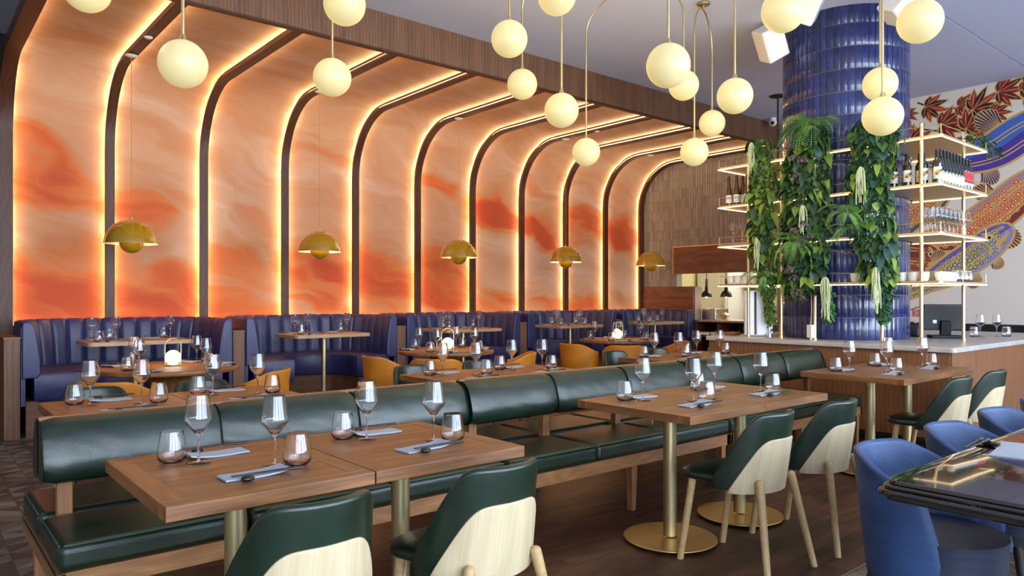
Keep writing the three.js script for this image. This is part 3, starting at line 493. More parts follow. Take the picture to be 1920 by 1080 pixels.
// ------------------------------------------------------------------ service counter round the column
{
  const t = thing('service_counter', 'walnut service counter with pale stone top around the blue column', 'counter', V(0, 0, 0));
  const x0 = 6.75, b0 = 2.3, b1 = 4.77, x1 = 10.2;
  part('stone_top', metricUV(plate(roundRect(x0, b0, x1, b1, 0.04), 0.845, 0.89, 0.008)), M.stone, t);
  part('body', box(x1 - x0 - 0.1, 0.78, b1 - b0 - 0.1, 'y'), M.dark, t, P((x0 + x1) / 2, (b0 + b1) / 2, 0.455));
  part('toe_kick', box(x1 - x0 - 0.16, 0.1, b1 - b0 - 0.16), M.blackMatte, t, P((x0 + x1) / 2, (b0 + b1) / 2, 0.05));
  for (let i = 0; i < 4; i++) part('front_panel', rbox(0.02, 0.745, 0.595, 0.002, 'y'), M.counterWood, t, P(x0 + 0.045, b0 + 0.05 + 0.3 + i * 0.597, 0.472));
  for (let i = 0; i < 6; i++) part('side_panel', rbox(0.545, 0.745, 0.02, 0.002, 'y'), M.counterWood, t, P(x0 + 0.04 + 0.275 + i * 0.549, b0 + 0.045, 0.472));
}

// ------------------------------------------------------------------ double-sided green bench, three joined units
{
  const cb = 3.40;                                         // centre line of the bench
  const units = [[0.42, 2.43], [2.45, 4.45], [4.47, 6.47]];
  const names = ['unit by the tiled aisle', 'middle unit', 'unit next to the service counter'];
  units.forEach(([x0, x1], u) => {
    const t = thing('bench', 'double-sided green leather bench on walnut legs, ' + names[u], 'bench', P(x0, cb, 0), 0, 'joined green bench units');
    const L = x1 - x0, n = 3, w = L / n;
    for (const side of [-1, 1]) {                           // -1 faces the camera side
      // seat cushions: rounded pads with a welt
      for (let i = 0; i < n; i++) {
        const g = new RoundedBoxGeometry(w - 0.002, 0.10, 0.44, 4, 0.032), p = g.attributes.position;
        for (let k = 0; k < p.count; k++) { const X = p.getX(k) / (w / 2), Z = p.getZ(k) / 0.22; if (p.getY(k) > 0) p.setY(k, p.getY(k) + 0.014 * (1 - X * X) * (1 - Z * Z) + 0.0025 * n2(p.getX(k) * 9 + i + u * 5, p.getZ(k) * 9)); }
        g.computeVertexNormals(); metricUV(g);
        const s = part('seat_cushion', g, M.green, t, V(w * (i + 0.5), 0.408, -side * 0.25));
        part('welt', merged([rod(V(-w / 2 + 0.02, 0.045, side * 0.212), V(w / 2 - 0.02, 0.045, side * 0.212), 0.0035, 0.0035, 6), ...(i ? [] : [rod(V(-w / 2 + 0.008, 0.045, -0.2), V(-w / 2 + 0.008, 0.045, 0.2), 0.0035, 0.0035, 6)])]), M.greenSeam, s).scale.z = -1;
      }
      // back cushions: leaning rolls, one swept pad a panel
      for (let i = 0; i < n; i++) {
        const prof = [[0.0, 0.005], [0.07, -0.008], [0.118, 0.012], [0.132, 0.06], [0.118, 0.13], [0.095, 0.19], [0.066, 0.226], [0.032, 0.24], [0.0, 0.242]];
        const cv = new THREE.CatmullRomCurve3(prof.map(([z, y]) => V(0, y, z))), m = 24, nx = 14;
        const g = grid(nx, m, (a, b) => { const q = cv.getPoint(b), e = Math.min(a, 1 - a), k = 1 - 0.10 * Math.exp(-e * w / 0.012), wr = 0.002 * n2(a * 6 + i * 9 + u * 31, b * 9); const end = (i === 0 && a === 0 && u === 0) || (i === n - 1 && a === 1 && u === 2); return [(a - 0.5) * (w - 0.001), 0.12 + (q.y - 0.12) * k, (q.z * k + wr) * (end ? 0.97 : 1)]; }, false, (a, b) => [a * w + i, b * 0.6]);
        const cap = (sg) => { const sh = shapeOf(cv.getPoints(m).map((q) => [q.z * 0.97, 0.12 + (q.y - 0.12) * 0.97])); const c = new THREE.ShapeGeometry(sh); c.rotateY(-Math.PI / 2); c.translate(sg * (w - 0.001) / 2, 0, 0); return metricUV(c); };
        const geo = merged([g, cap(-1), cap(1)]);
        const bk = part('back_cushion', geo, M.green, t, V(w * (i + 0.5), 0.60, side < 0 ? 0.012 : -0.012), [0, side < 0 ? 0 : Math.PI, 0]);
      }
      part('seat_rail', rbox(L, 0.075, 0.03, 0.004), M.oak, t, V(L / 2, 0.3215, -side * 0.445));
      for (const x of [0.06, L / 2, L - 0.06]) {
        const g = new THREE.BoxGeometry(0.05, 0.275, 0.05), p = g.attributes.position; for (let k = 0; k < p.count; k++) if (p.getY(k) < 0) { p.setX(k, p.getX(k) * 0.72); p.setZ(k, p.getZ(k) * 0.72); } g.computeVertexNormals(); metricUV(g, 'y');
        const lg = part('leg', g, M.oak, t, V(x, 0.1475, -side * 0.43)); part('glide', cyl(0.014, 0.012, 0.012, 12), M.blackMatte, lg, V(0, -0.1475, 0));
      }
    }
    for (const x of [0.015, L - 0.015]) part('end_rail', rbox(0.03, 0.075, 0.92, 0.004, 'z'), M.oak, t, V(x, 0.3215, 0));
    part('deck', rbox(L, 0.02, 0.86, 0.002), M.dark, t, V(L / 2, 0.348, 0));
    part('top_trim', rbox(L, 0.02, 0.024, 0.003), M.walnut, t, V(L / 2, 0.836, 0));
    part('back_board', rbox(L - 0.02, 0.24, 0.02, 0.002), M.walnut, t, V(L / 2, 0.72, 0));
    for (let i = 0; i < 4; i++) part('post', rbox(0.055, 0.28, 0.045, 0.004, 'y'), M.oak, t, V([0.09, w, 2 * w, L - 0.09][i], 0.48, 0));
  });
}

// ------------------------------------------------------------------ place settings: one of each kind, then copies
const glassProf = [[0.0, 0.0035], [0.012, 0.004], [0.03, 0.0022], [0.0405, 0.0008], [0.0405, 0.0025], [0.03, 0.0045], [0.012, 0.0075], [0.005, 0.013], [0.0037, 0.03], [0.0035, 0.075], [0.0045, 0.094], [0.010, 0.102], [0.022, 0.117], [0.036, 0.134], [0.0445, 0.1475], [0.046, 0.153], [0.0452, 0.159], [0.0425, 0.178], [0.0385, 0.207], [0.0345, 0.235]];
const bowlIn = [[0.0338, 0.2352], [0.0378, 0.207], [0.0418, 0.178], [0.0445, 0.159], [0.0452, 0.153], [0.0437, 0.148], [0.035, 0.1352], [0.021, 0.1185], [0.009, 0.1045], [0, 0.1035]];
const wineBowl = lathe([[0, 0.094], ...glassProf.slice(10), ...bowlIn], 28), wineStem = lathe([[0, 0.009], ...glassProf.slice(6, 10), [0.0042, 0.0935], [0, 0.0935]], 14), wineFoot = lathe([[0, 0.0006], [0.03, 0.0006], ...glassProf.slice(3, 7), [0, 0.0085]], 26);
const tumblerSide = lathe([[0, 0.0006], [0.029, 0.0006], [0.037, 0.004], [0.0445, 0.015], [0.047, 0.03], [0.0455, 0.052], [0.041, 0.08], [0.0355, 0.108], [0.0345, 0.1083], [0.0395, 0.08], [0.044, 0.052], [0.0455, 0.03], [0.0428, 0.0175], [0.035, 0.009], [0, 0.0075]], 30);
function makeWine(pos, label, group) { const t = thing('wine_glass', label, 'wine glass', pos, 0, group); part('bowl', wineBowl, M.glass, t); part('stem', wineStem, M.glass, t); part('foot', wineFoot, M.glass, t); return t; }
function makeTumbler(pos, label, group) { return solo('tumbler', label, 'tumbler', tumblerSide, M.glass, pos, null, group); }
const napkinGeo = (seed) => { const w = 0.205, d = 0.088, r = mulberry(seed), k = r() * 0.014 + 0.004, k2 = r() * 0.008; const f = (top) => (a, b) => { const x = (a - 0.5) * w, z = (b - 0.5) * d, y = 0.0025 + k * Math.max(0, a - 0.62) ** 2 * 6 + k2 * Math.max(0, 0.3 - a) ** 2 * 8 + 0.0008 * Math.sin(a * 9 + seed); return [x, y + (top ? 0.0035 : -0.002), z + (top ? 0 : 0)]; };
  const up = grid(14, 4, (a, b) => f(true)(a, b)), dn = grid(14, 4, (a, b) => f(false)(a, 1 - b)); const edge = (ea) => grid(14, 1, (a, b) => f(b > 0.5)(ea < 2 ? a : ea - 2, ea < 2 ? ea : a)); return metricUV(merged([up, dn, edge(0), edge(1), edge(2), edge(3)])); };
const napkins = [1, 2, 3, 4].map(napkinGeo);
const stickGeo = new THREE.CylinderGeometry(0.0036, 0.0018, 0.225, 8).rotateZ(-Math.PI / 2), stickTop = new THREE.CylinderGeometry(0.0041, 0.0038, 0.05, 8).rotateZ(-Math.PI / 2).translate(0.09, 0, 0);
const restGeo = (() => { const g = new THREE.SphereGeometry(0.019, 14, 10); g.scale(1.15, 0.5, 1.0); return g; })();
// a setting: tumbler, wine glass, napkin, two chopsticks on a pebble rest; offsets as (dx, db) from the seat's table edge centre
function setting(x, b, y, dir, where, group, { stick = true, tum = [-0.06, 0.16], win = [0.01, 0.23], nap = [0.1, 0.13], turn = 0 } = {}) {
  // dir +1: the guest sits on the far side (b larger); -1: on the near side. offsets run from the edge inwards
  const c = Math.cos(turn), s = Math.sin(turn), q = ([dx, db]) => { const X = dx * (dir < 0 ? -1 : 1), B = -dir * db; return [x + X * c - B * s, b + X * s + B * c]; };
  makeTumbler(P(...q(tum), y), 'stemless tumbler ' + where, group + ' tumblers');
  makeWine(P(...q(win), y), 'clear wine glass ' + where, group + ' wine glasses');
  const np = q(nap), ang = turn + rr(-0.1, 0.1);
  solo('napkin', 'grey folded napkin ' + where, 'napkin', napkins[Math.floor(rnd() * 4)], M.linen, P(...np, y), [0, ang + (dir > 0 ? Math.PI : 0), 0], group + ' napkins');
  if (!stick) return;
  // sticks lie along the napkin's edge on the guest's side, heads on the rest
  const sa = Math.sin(ang), ca = Math.cos(ang), alongIn = (u, w) => [np[0] + u * ca - w * sa, np[1] + u * sa + w * ca], off = dir * 0.058;
  for (const k of [0, 1]) solo('chopstick', ['inner', 'outer'][k] + ' black chopstick ' + where, 'chopstick', stickMerged, M.black, P(...alongIn(0.02, off + dir * k * 0.0115), y + 0.0195), [0, ang, -0.014], group + ' chopsticks');
  solo('chopstick_rest', 'pebble chopstick rest ' + where, 'chopstick rest', restGeo, M.black, P(...alongIn(-0.045, off + dir * 0.01), y + 0.0095), [0, ang + 0.3, 0], group + ' chopstick rests');
}
const stickMerged = merged([stickGeo, stickTop]);

// ------------------------------------------------------------------ walnut two-top tables
function twoTop(x0, x1, b0, b1, label, group, hook) {
  const w = x1 - x0 - 0.004, d = b1 - b0, t = thing('dining_table', label, 'table', P((x0 + x1) / 2, (b0 + b1) / 2, 0), 0, group);
  const H = 0.75, T = 0.042, e = 0.07;
  part('panel', rbox(w - 2 * e, T - 0.001, d - 2 * e, 0.0006), M.walnut, t, V(0, H - T / 2 - 0.0004, 0));
  for (const s of [-1, 1]) {
    part('edge_board', rbox(w, T, e, 0.0035, 'x', 2), M.walnut, t, V(0, H - T / 2, s * (d - e) / 2));
    part('end_board', rbox(e, T, d - 2 * e, 0.0025, 'z', 2), M.walnut, t, V(s * (w - e) / 2, H - T / 2, 0));
  }
  part('pole', cyl(0.036, 0.036, H - T - 0.02, 28), M.brass, t, V(0, 0.02, 0));
  part('top_plate', cyl(0.16, 0.16, 0.008, 24), M.blackMatte, t, V(0, H - T - 0.008, 0));
  const bs = part('base_disc', lathe([[0, 0.014], [0.245, 0.014], [0.25, 0.016], [0.25, 0.021], [0.245, 0.024], [0.04, 0.024], [0.038, 0.03], [0, 0.03]], 48), M.brassDisc, t);
  for (let k = 0; k < 4; k++) { const a = k * Math.PI / 2 + 0.6; part('levelling_foot', lathe([[0.012, 0], [0.012, 0.004], [0.004, 0.006], [0.004, 0.016]], 10), M.steel, bs, V(Math.cos(a) * 0.2, 0, Math.sin(a) * 0.2)); }
  if (hook) part('bag_hook', merged([tube([V(0, 0, 0), V(0, -0.02, 0), V(0.012, -0.035, 0), V(0.028, -0.03, 0), V(0.03, -0.018, 0)], 0.0022, 16, 6), tube([V(0, -0.015, 0), V(-0.012, -0.035, 0), V(-0.028, -0.03, 0), V(-0.03, -0.018, 0)], 0.0022, 16, 6), cyl(0.012, 0.012, 0.003, 12).translate(0, -0.003, 0)]), M.brass, t, V(-w / 2 + 0.06, H - T, 0.1), [0, 0.6, 0]);
  return t;
}
const A_ROWS = [['front walnut pair', 0.55, 1.192, 1.836], ['middle walnut pair', 2.87, 3.535, 4.205], ['walnut pair by the counter', 5.27, 5.94, 6.6]];
const F_NAMES = ['front walnut table pair ', 'middle walnut table pair ', 'counter-side walnut table pair '];
A_ROWS.forEach(([where, x0, xm, x1], r) => {
  [[x0, xm, 'aisle half'], [xm, x1, 'counter half']].forEach(([a, c, half], h) => {
    twoTop(a, c, 2.11, 2.862, 'walnut table on brass pedestal, ' + half + ' of the ' + where + ', chair side', 'walnut tables on the chair side', h === 0);
    const on = (side) => side + ', ' + half + ' of the ' + where;
    setting((a + c) / 2, 2.862, 0.75, 1, on('at bench edge'), 'chair-side', { tum: [-0.15, 0.185], win: [-0.085, 0.26], nap: [0.01, 0.155] });
    setting((a + c) / 2, 2.11, 0.75, -1, on('at chair edge'), 'chair-side', { tum: [-0.165, 0.255], win: [-0.105, 0.3], nap: [0.0, 0.21] });
  });
});
const B_ROWS = [['aisle-end pair behind the bench', 0.57, 1.215, 1.82], ['middle pair behind the bench', 2.8, 3.45, 4.1], ['counter-end pair behind the bench', 5.18, 5.83, 6.48]];
B_ROWS.forEach(([where, x0, xm, x1], r) => {
  [[x0, xm, 'aisle half'], [xm, x1, 'counter half']].forEach(([a, c, half], h) => {
    twoTop(a, c, 3.87, 4.62, 'walnut table on brass pedestal, ' + half + ' of the ' + where, 'walnut tables on the booth side', false);
    const on = (side) => side + ', ' + half + ' of ' + where;
    setting((a + c) / 2, 4.62, 0.75, 1, on('at far edge'), 'booth-side', { tum: [-0.18, 0.185], win: [-0.12, 0.26], nap: [0.0, 0.12] });
    setting((a + c) / 2, 3.87, 0.75, -1, on('at bench edge'), 'booth-side', { tum: [-0.18, 0.36], win: [-0.1, 0.38], nap: [0.02, 0.2] });
  });
});

// ------------------------------------------------------------------ shells for chairs: u in -1..1 round the back, closed loop of thickness
function shell({ pos, ybot, ytop, t, nu = 40, ny = 12, top = 5, uvs = 1 }) {
  const loop = 2 * ny + top + 1, f = (a, b) => {
    const u = a * 2 - 1, k = Math.round(b * loop), y0 = ybot(u), y1 = Math.max(ytop(u), y0 + 0.004), r = Math.min(t / 2, (y1 - y0) / 2), yt = y1 - r;
    let y, off;
    if (k <= ny) { y = mix(y0, yt, k / ny); off = 0; } else if (k <= ny + top) { const an = (k - ny) / (top + 1) * Math.PI; y = yt + r * Math.sin(an); off = t / 2 * (1 - Math.cos(an)); } else if (k <= 2 * ny + top) { y = mix(yt, y0, (k - ny - top - 1) / (ny - 1)); off = t; } else { y = y0; off = 0; }
    const e = 1e-3, p = pos(u, y), q = pos(Math.min(1, u + e), y), o = pos(Math.max(-1, u - e), y); let nx = q[1] - o[1], nz = -(q[0] - o[0]); const l = Math.hypot(nx, nz) || 1; nx /= l; nz /= l;
    const s = Math.sqrt(clamp((1 - Math.abs(u)) / 0.05, 0, 1)), ofs = t / 2 + (off - t / 2) * Math.max(s, 0.02);
    return [p[0] - nx * ofs, y, -(p[1] - nz * ofs)];
  };
  const g = grid(nu, loop, f, false), p = g.attributes.position, uv = g.attributes.uv; for (let i = 0; i < p.count; i++) uv.setXY(i, p.getY(i) * uvs, (uv.getX(i) - 0.5) * 0.6 * uvs); return g;
}
// green dining chair; front faces +b at rotation 0
const greenChair = (() => {
  const t = new THREE.Group(); t.name = 'green_chair';
  const tm = 1.72, ellip = (u, y, k = 0) => { const th = u * tm, lean = (y - 0.44) * 0.16, Rx = 0.232 + 0.03 * (y - 0.44) + k, Rz = 0.205 + k; return [Rx * Math.sin(th) * (1 - 0.12 * clamp((y - 0.44) / 0.32, 0, 1)), 0.0 - Rz * Math.cos(th) - lean]; };
  const fall = (u, k = 9) => { const v = (1 - Math.abs(u)) * 2.15; return -Math.log(Math.exp(-k * Math.min(v, 3)) + Math.exp(-k)) / k; };
  part('backrest', shell({ pos: (u, y) => ellip(u, y), ybot: () => 0.405, ytop: (u) => 0.425 + 0.35 * clamp(fall(u), 0, 1), t: 0.034, nu: 56 }), M.green, t);
  const um = 0.70;
  part('back_panel', shell({ pos: (u, y) => ellip(u * um, y, 0.006), ybot: () => 0.392, ytop: (u) => 0.40 + 0.252 * clamp(fall(u * 0.985, 6) * 1.0, 0, 1), t: 0.012, nu: 56, uvs: 1 }), M.ash, t);
  const sg = new THREE.SphereGeometry(1, 32, 20), p = sg.attributes.position;
  for (let i = 0; i < p.count; i++) { let x = p.getX(i), y = p.getY(i), z = p.getZ(i); const l = Math.hypot(x, z), sq = l > 1e-6 ? Math.pow(Math.abs(x / l) ** 3.2 + Math.abs(z / l) ** 3.2, -1 / 3.2) : 1, fl = Math.sign(y) * Math.pow(Math.abs(y), 0.55); const back = z > 0 ? 1 : 0, q2 = back ? 1 : sq, zn = z * q2; p.setXYZ(i, x * q2 * mix(0.197, 0.228, sstep(0.0, -0.5, zn)), 0.438 + fl * 0.034 + (1 - l) * 0.004, zn * (back ? 0.195 : 0.225) - 0.035); }
  sg.computeVertexNormals(); part('seat', metricUV(sg), M.green, t);
  for (const s of [-1, 1]) {
    part('front_leg', rod(V(s * 0.175, 0.42, -0.16), V(s * 0.19, 0.0, -0.225), 0.019, 0.0165, 14).rotateY(0), M.ashLeg, t);
    const a = V(s * 0.145, 0.445, 0.19), b = V(s * 0.215, 0.0, 0.272);
    part('rear_leg', merged([rod(b, a, 0.0155, 0.02, 14), new THREE.SphereGeometry(0.02, 14, 8).translate(a.x, a.y, a.z)]), M.ashLeg, t);
  }
  return t;
})();
const chairAt = (x, b, turn, label, group) => { const c = greenChair.clone(); c.name = numbered('green_chair'); c.position.copy(P(x, b, 0)); c.rotation.y = turn; scene.add(c); return meta(c, label, 'chair', group); };
[[0.885, 2.06, 'aisle half', 0], [1.53, 2.06, 'counter half', 0], [3.215, 2.06, 'aisle half', 1], [3.85, 2.05, 'counter half', 1], [5.6, 2.06, 'aisle half', 2], [6.3, 2.06, 'counter half', 2]].forEach(([x, b, h, r]) => chairAt(x, b, 0.02, 'green chair with pale ash back, ' + h + ' of the ' + A_ROWS[r][0], 'green chairs on the chair side'));
[[0.9, 0], [1.52, 0], [3.12, 1], [3.78, 1], [5.5, 2], [6.15, 2]].forEach(([x, r], i) => chairAt(x, 4.78, Math.PI, 'green chair with only its top showing, ' + ['aisle half', 'counter half'][i % 2] + ' of ' + B_ROWS[r][0], 'green chairs on the booth side'));

// ------------------------------------------------------------------ tub chairs
function tubChair(name, outer, inner) {
  const t = new THREE.Group(); t.name = name;
  const pos = (u, y) => { const th = u * (1.72 + 0.62 * clamp((0.755 - y) / 0.5, 0, 1.05)), k = 0.86 + 0.14 * clamp((y - 0.26) / 0.3, 0, 1), flare = 0.016 * sstep(0.6, 0.755, y); return [(0.268 * k + flare) * Math.sin(th), -(0.245 * k + flare) * Math.cos(th) + 0.0]; };
  part('shell', shell({ pos, ybot: () => 0.26, ytop: (u) => 0.73 - 0.10 * sstep(0.35, 1, Math.abs(u)), t: 0.032, nu: 56, ny: 16 }), outer, t);
  const sg = new THREE.CylinderGeometry(0.222, 0.216, 0.12, 40, 3); const p = sg.attributes.position; for (let i = 0; i < p.count; i++) { const l = Math.hypot(p.getX(i), p.getZ(i)); if (p.getY(i) > 0.05) p.setY(i, p.getY(i) + 0.02 * (1 - (l / 0.222) ** 2) - (l > 0.2 ? 0.012 : 0)); } sg.scale(1.02, 1, 1.05); sg.translate(0, 0.39, -0.03); sg.computeVertexNormals();
  part('seat', toCreasedNormals(sg, 0.9), inner, t);
  part('underframe', cyl(0.19, 0.2, 0.06, 28), M.blackMatte, t, V(0, 0.265, -0.01));
  for (const [x, z] of [[-1, -1], [1, -1], [-1, 1], [1, 1]]) part('leg', rod(V(x * 0.2, 0, z * 0.19), V(x * 0.15, 0.28, z * 0.14), 0.012, 0.017, 12), M.dark, t);
  return t;
}
const blueTub = tubChair('blue_tub_chair', M.blue, M.blueDark), amberTub = tubChair('amber_tub_chair', M.amber, M.amber);
const tubAt = (src, x, b, turn, label, group, cat = 'chair') => { const c = src.clone(); c.name = numbered(src.name); c.position.copy(P(x, b, 0)); c.rotation.y = turn; scene.add(c); return meta(c, label, cat, group); };
['showing its side and seat', 'second along from the table corner', 'third along from the table corner', 'fourth along from the table corner'].forEach((w, i) => tubAt(blueTub, 3.02 + i * 0.69, 1.12, Math.PI, 'blue leather tub chair at the black marble table, ' + w, 'blue tub chairs'));

// ------------------------------------------------------------------ black marble table
{
  const veins = dataTex(1024, 1024, (() => { const f = tileNoise((u, v) => { const wx = fbm(u * 3, v * 3 + 20, 4), a = Math.abs(fbm(u * 4 + wx * 1.4, v * 4 + 3 + wx, 5)), b = Math.abs(fbm(u * 9 + 8 + wx * 2, v * 9, 4)); return sstep(0.022, 0, a) * 0.8 * sstep(-0.1, 0.35, fbm(u * 5 + 60, v * 5, 2)) + sstep(0.014, 0, b) * 0.4 * sstep(0, 0.4, fbm(u * 6, v * 6 + 90, 2)); }); return (u, v) => { const k = f(u, v), m = 0.5 + 0.5 * fbm(u * 8, v * 8, 3); return [18 + 10 * m + 150 * k, 15 + 8 * m + 145 * k, 14 + 7 * m + 140 * k]; }; })());
  const marble = phy({ map: veins, roughness: 0.08, clearcoat: 1, clearcoatRoughness: 0.03 });
  const t = thing('marble_table', 'black veined marble table with stepped edge, nearest the blue tub chairs', 'table', P(3.815, 0.42, 0));
  const slab = (dx, y0, y1, bv) => metricUV(toCreasedNormals(plate(roundRect(-1.48 + dx, -0.6 + dx, 1.48 - dx, 0.61 - dx, 0.06), y0, y1, bv), 0.8));
  part('top_slab', slab(0.022, 0.735, 0.75, 0.006), marble, t); part('upper_moulding', slab(0.012, 0.721, 0.736, 0.007), marble, t); part('middle_moulding', slab(0.0, 0.702, 0.722, 0.009), marble, t); part('lower_moulding', slab(0.014, 0.688, 0.703, 0.007), marble, t);
  for (const x of [-0.75, 0.75]) { part('pedestal', rbox(0.16, 0.65, 0.3, 0.01, 'y'), M.dark, t, V(x, 0.355, 0)); part('foot', rbox(0.3, 0.03, 0.7, 0.01), M.dark, t, V(x, 0.015, 0)); }
  // the one setting in view: dark napkin, chopsticks on a rest
  solo('napkin', 'blue-grey cloth napkin on the black marble table', 'napkin', napkins[2].clone().scale(1.2, 1, 1.7), M.linen, P(3.12, 0.85, 0.75), [0, 0.12, 0]);
  for (const k of [0, 1]) solo('chopstick', ['inner', 'outer'][k] + ' black chopstick on the black marble table', 'chopstick', stickMerged.clone().scale(1, 1.4, 1.4), M.black, P(3.07, 0.965 + k * 0.018, 0.775), [0, 0.03 + k * 0.03, 0.016]);
  solo('chopstick_rest', 'long black chopstick rest on the black marble table', 'chopstick rest', restGeo.clone().scale(2.4, 1.1, 0.9), M.black, P(3.19, 0.975, 0.7604), [0, 1.25, 0]);
  solo('chopstick_rest', 'black pebble at the far napkin of the black marble table', 'chopstick rest', restGeo, M.black, P(3.75, 0.93, 0.7595), [0, 0.2, 0]);
}

// ------------------------------------------------------------------ curved blue booths with channelled backs
const BOOTHS = Array.from({ length: 5 }, (_, i) => 1.774 * S + 2 * S * i);
const bOrd = ['first', 'second', 'third', 'fourth', 'fifth'];
{
  const W = 0.961, bf = 8.10, bb = 9.29, R = 0.62, th = 0.12;
  // centre line of the back, front corner -> back -> front corner, in booth coordinates (x, b)
  const raw = []; for (let i = 0; i <= 8; i++) raw.push([-W, mix(bf, bb - R, i / 8)]); for (let i = 1; i <= 14; i++) { const t = Math.PI - i / 14 * Math.PI / 2; raw.push([-W + R + R * Math.cos(t), bb - R + R * Math.sin(t)]); } for (let i = 1; i <= 8; i++) raw.push([mix(-W + R, W - R, i / 8), bb]); for (let i = 1; i <= 14; i++) { const t = Math.PI / 2 - i / 14 * Math.PI / 2; raw.push([W - R + R * Math.cos(t), bb - R + R * Math.sin(t)]); } for (let i = 1; i <= 8; i++) raw.push([W, mix(bb - R, bf, i / 8)]);
  const len = [0]; for (let i = 1; i < raw.length; i++) len.push(len[i - 1] + Math.hypot(raw[i][0] - raw[i - 1][0], raw[i][1] - raw[i - 1][1]));
  const TL = len[len.length - 1], onPath = (s) => { s = clamp(s, 0, TL); let i = 1; while (i < len.length - 1 && len[i] < s) i++; const f = (s - len[i - 1]) / (len[i] - len[i - 1]), a = raw[i - 1], b = raw[i], dx = (b[0] - a[0]), db = (b[1] - a[1]), l = Math.hypot(dx, db); return [mix(a[0], b[0], f), mix(a[1], b[1], f), db / l, -dx / l]; };   // point and inward normal (x, b)
  const N = 21, prof = [[th, 0.555], [th + 0.03, 0.6], [th + 0.022, 0.75], [th + 0.0, 0.92], [th - 0.022, 1.03], [th - 0.05, 1.072], [th - 0.085, 1.085], [0.015, 1.075], [0.0, 1.03], [0.0, 0.555]];
  const pc = new THREE.CatmullRomCurve3(prof.map(([d, y]) => V(d, y, 0)), false, 'catmullrom', 0.4), J = 26, prow = pc.getPoints(J);
  const chan = (k) => grid(8, J, (a, b) => {
    const s = (k + a) / N * TL, q = onPath(s), p = prow[Math.round(b * J)], e = Math.abs(a * 2 - 1), bulge = 0.026 * (Math.pow(e, 5)), inner = sstep(0.02, th, p.x), endr = (k === 0 ? sstep(0.35, 0, a) : k === N - 1 ? sstep(0.65, 1, a) : 0);
    const d = p.x - bulge * inner, y = p.y - 0.012 * Math.pow(e, 5) * sstep(1.0, 1.07, p.y) - endr * endr * 0.05 * sstep(0.9, 1.08, p.y);
    return [q[0] + q[2] * d, y, -(q[1] + q[3] * d)];
  }, false, (a, b) => [(k + a) / N * TL, b * 1.2]);
  const chans = Array.from({ length: N }, (_, k) => chan(k));
  // arm front pads close the ends
  const padShape = shapeOf(prow.map((p) => [p.x, p.y])); const padGeo = new THREE.ExtrudeGeometry(padShape, { depth: 0.02, bevelEnabled: true, bevelThickness: 0.016, bevelSize: 0.012, bevelOffset: -0.012, bevelSegments: 3 });
  const offPath = (o, b0) => { const out = []; for (let i = 0; i <= 60; i++) { const q = onPath(i / 60 * TL); out.push([q[0] + q[2] * o, Math.max(b0, q[1] + q[3] * o)]); } return out; };
  // seat: U between the back and a smaller U
  const innerU = (hw, back, r, b0) => { const o = [[-hw, b0]]; for (let i = 0; i <= 10; i++) { const t = Math.PI - i / 10 * Math.PI / 2; o.push([-hw + r + r * Math.cos(t), back - r + r * Math.sin(t)]); } for (let i = 0; i <= 10; i++) { const t = Math.PI / 2 - i / 10 * Math.PI / 2; o.push([hw - r + r * Math.cos(t), back - r + r * Math.sin(t)]); } o.push([hw, b0]); return o; };
  const seatShape = shapeOf([...offPath(0.10, bf - 0.02), ...innerU(0.40, 8.72, 0.36, bf - 0.02).reverse()]), plinthShape = shapeOf([...offPath(0.04, bf + 0.05), ...innerU(0.46, 8.79, 0.36, bf + 0.05).reverse()]);
  const seatGeo = metricUV(toCreasedNormals(plate(seatShape, 0.33, 0.60, 0.03), 0.7)), plinthGeo = metricUV(plate(plinthShape, 0.0, 0.335, 0.0), 'x'), backer = metricUV(plate(shapeOf([...offPath(-0.005, bf), ...offPath(0.03, bf).reverse()]), 0.3, 1.03, 0.0));
  const proto = new THREE.Group();
  chans.forEach((g) => part('channel', g, M.navy, proto));
  part('seat', seatGeo, M.navy, proto); part('plinth', plinthGeo, M.walnutDark, proto); part('back_frame', backer, M.navy, proto);
  part('arm_pad', padGeo, M.navy, proto, P(-W, bf + 0.005, 0)); part('arm_pad', mirrorX(padGeo), M.navy, proto, P(W, bf + 0.005, 0));
  BOOTHS.forEach((x, i) => {
    const c = proto.clone(); c.name = numbered('curved_booth'); c.position.set(x, 0, 0); scene.add(c); if (i === 4) c.scale.x = 0.985;
    meta(c, 'curved navy leather booth with channelled back, ' + bOrd[i] + ' from the tiled aisle', 'booth', 'curved navy booths');
    // booth table: pale top on a brass pole
    const t = thing('booth_table', 'pale topped table on brass pole inside the ' + bOrd[i] + ' navy booth', 'table', P(x + 0.02, 8.2, 0), 0, 'booth tables');
    part('table_top', metricUV(plate(roundRect(-0.48, -0.30, 0.48, 0.33, 0.07), 0.838, 0.88, 0.006)), M.boothTop, t);
    part('pole', cyl(0.03, 0.03, 0.80, 20), M.brass, t, V(0, 0.03, 0)); part('top_plate', cyl(0.14, 0.14, 0.012, 20), M.brass, t, V(0, 0.826, 0)); part('base_disc', cyl(0.2, 0.2, 0.03, 28), M.brassDisc, t);
    const q = [[-0.3, 1, -0.02], [0.22, 1, 0.0], [-0.26, -1, 0], [0.24, -1, 0]];
    q.slice(0, 4).forEach(([dx, dir], k) => { if (k === 3 && i !== 3) return; setting(x + 0.02 + dx, 8.2 + (dir > 0 ? 0.33 : -0.30), 0.88, dir, 'at ' + ['aisle-side far', 'counter-side far', 'aisle-side near', 'counter-side near'][k] + ' place of the ' + bOrd[i] + ' booth table', 'booth', { tum: [0.1, 0.13], win: [0.15, 0.2], nap: [0.0, 0.09] }); });
